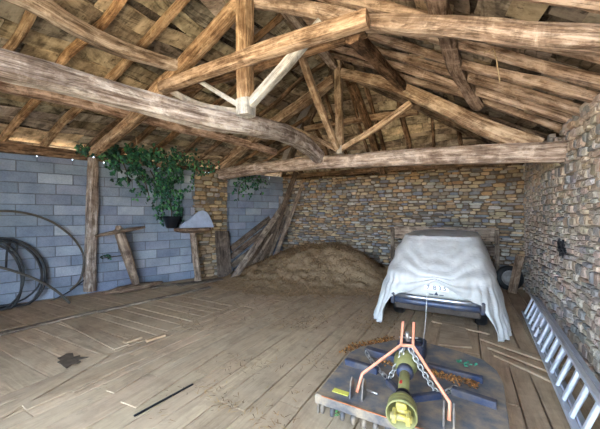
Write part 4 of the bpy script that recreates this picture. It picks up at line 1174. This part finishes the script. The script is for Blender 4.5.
# ------------------------------------------------------------------ ladder
lo0 = Vector((.88, 6.35, .03)); lo1 = Vector((.735, 2.55, .03)); up0 = Vector((1.0, 6.38, .33)); up1 = Vector((.855, 2.58, .33))
t = thing('extension_ladder', ((lo0.x+up0.x)/2, (lo0.y+lo1.y)/2, 0), 'long aluminium extension ladder resting on its side against the right stone wall', 'ladder')
fn = (up0 - lo0).cross(lo1 - lo0).normalized()
if fn.x > 0: fn = -fn
for sec, off in ((0, 0.0), (1, .062)):
    base_off = -fn*off + Vector((0, (.0 if sec == 0 else -.12), .0))
    a0, a1, b0_, b1_ = [p + base_off for p in (lo0, lo1, up0, up1)]
    a0.z = a1.z = .03 if sec == 0 else .035
    for (p, q) in ((a0, a1), (b0_, b1_)):
        mb = MB(); board_pts(mb, p, q, .025, .062, (1, 1, 1.02) if sec == 0 else (.85, .88, .95), face=fn, bev=.004)
        make('rail', mb, M_ALU, t)
    k = 14
    for i in range(k):
        s_ = (i + .5)/k
        mb = MB(); board_pts(mb, a0.lerp(a1, s_), b0_.lerp(b1_, s_), .05, .03, (1.25, 1.25, 1.25) if sec == 0 else (.9, .95, 1.05), face=fn, bev=.006); make('rung', mb, M_ALU, t)
mb = MB(); c_ = lo0.lerp(up0, .5).lerp(lo1.lerp(up1, .5), .38) + fn*.03; mb.tube([c_ + Vector((0, -.06, .03)), c_, c_ + Vector((0, .05, .04)), c_ + Vector((.02, .02, -.05))], .008, 7, seg=.02); make('latch', mb, M_STEEL, t)

# ------------------------------------------------------------------ bag, twine
q = at_x(562, 248, RWX - .06); t = thing('black_bag', (q.x, q.y, q.z - .1), 'small crumpled black bag hanging on the right stone wall', 'bag')
mb = MB(); V = []; n1, n2 = 14, 18
for j in range(n1+1):
    for i in range(n2):
        ph = PI*j/n1; th = 2*PI*i/n2
        d = Vector((math.sin(ph)*math.cos(th), math.sin(ph)*math.sin(th), math.cos(ph)))
        k = 1 + .7*nz(d.x*2+5, d.y*2, d.z*2) + .25*nz(d.x*6, d.y*6, d.z*6)
        V.append(q + Vector((d.x*.045*k, d.y*.10*k, d.z*.105*k)))
mb.add(V, [(j*n2+i, j*n2+(i+1) % n2, (j+1)*n2+(i+1) % n2, (j+1)*n2+i) for j in range(n1) for i in range(n2)])
make('sack', mb, M_BLACK, t)
mb = MB(); mb.tube([q + Vector((.05, 0, .13)), q + Vector((-.01, 0, .13)), q + Vector((-.01, 0, .07))], .006, 6); make('nail', mb, M_STEEL, t)
mb = MB(); mb.tube([at_y(488, 52, 3.35), at_y(493, 48, 3.35), at_y(496, 58, 3.37), at_y(498, 70, 3.4), at_y(500, 83, 3.42)], .006, 6, seg=.04); mb.tube([at_y(493, 49, 3.35), at_y(484, 53, 3.35)], .005, 6)
make('twine', mb, M_TWINE, label='frayed length of twine dangling from a right slope rafter', cat='twine')
mb = MB(); mb.tube([at_d(136, 131, 5.6), at_d(136, 138, 5.6), at_d(137, 145, 5.6)], .006, 6)
make('twine', mb, M_TWINE, label='short bit of twine hanging under the lengthwise purlin above the ivy', cat='twine')

# ------------------------------------------------------------------ light, sky, camera
w = bpy.data.worlds.new('sky'); scene.world = w; w.use_nodes = True
bg = w.node_tree.nodes['Background']
bg.inputs['Color'].default_value = (.58, .76, 1.0, 1); bg.inputs['Strength'].default_value = 3.7
sd = bpy.data.lights.new('sun', 'SUN'); sd.energy = 12.5; sd.angle = .01; sd.color = (1.0, .91, .78)
so = bpy.data.objects.new('sun', sd); COL.objects.link(so)
sdir = Vector((-.75, .35, .95)).normalized()              # towards the sun
so.rotation_euler = sdir.to_track_quat('Z', 'Y').to_euler(); so.location = (6, 0, 12)
cam = bpy.data.cameras.new('camera'); co = bpy.data.objects.new('camera', cam); COL.objects.link(co)
co.location = CAM; co.rotation_euler = (PI/2, 0, YAW)
cam.sensor_width = 36; cam.lens = 18.0; cam.clip_start = .05
scene.camera = co
vs = scene.view_settings
vs.view_transform = 'Standard'; vs.look = 'None'; vs.gamma = 1; vs.use_curve_mapping = False; vs.exposure = 2.5
scene.cycles.max_bounces = 8; scene.cycles.diffuse_bounces = 6
scene.cycles.use_denoising = True
scene.cycles.sample_clamp_indirect = 8
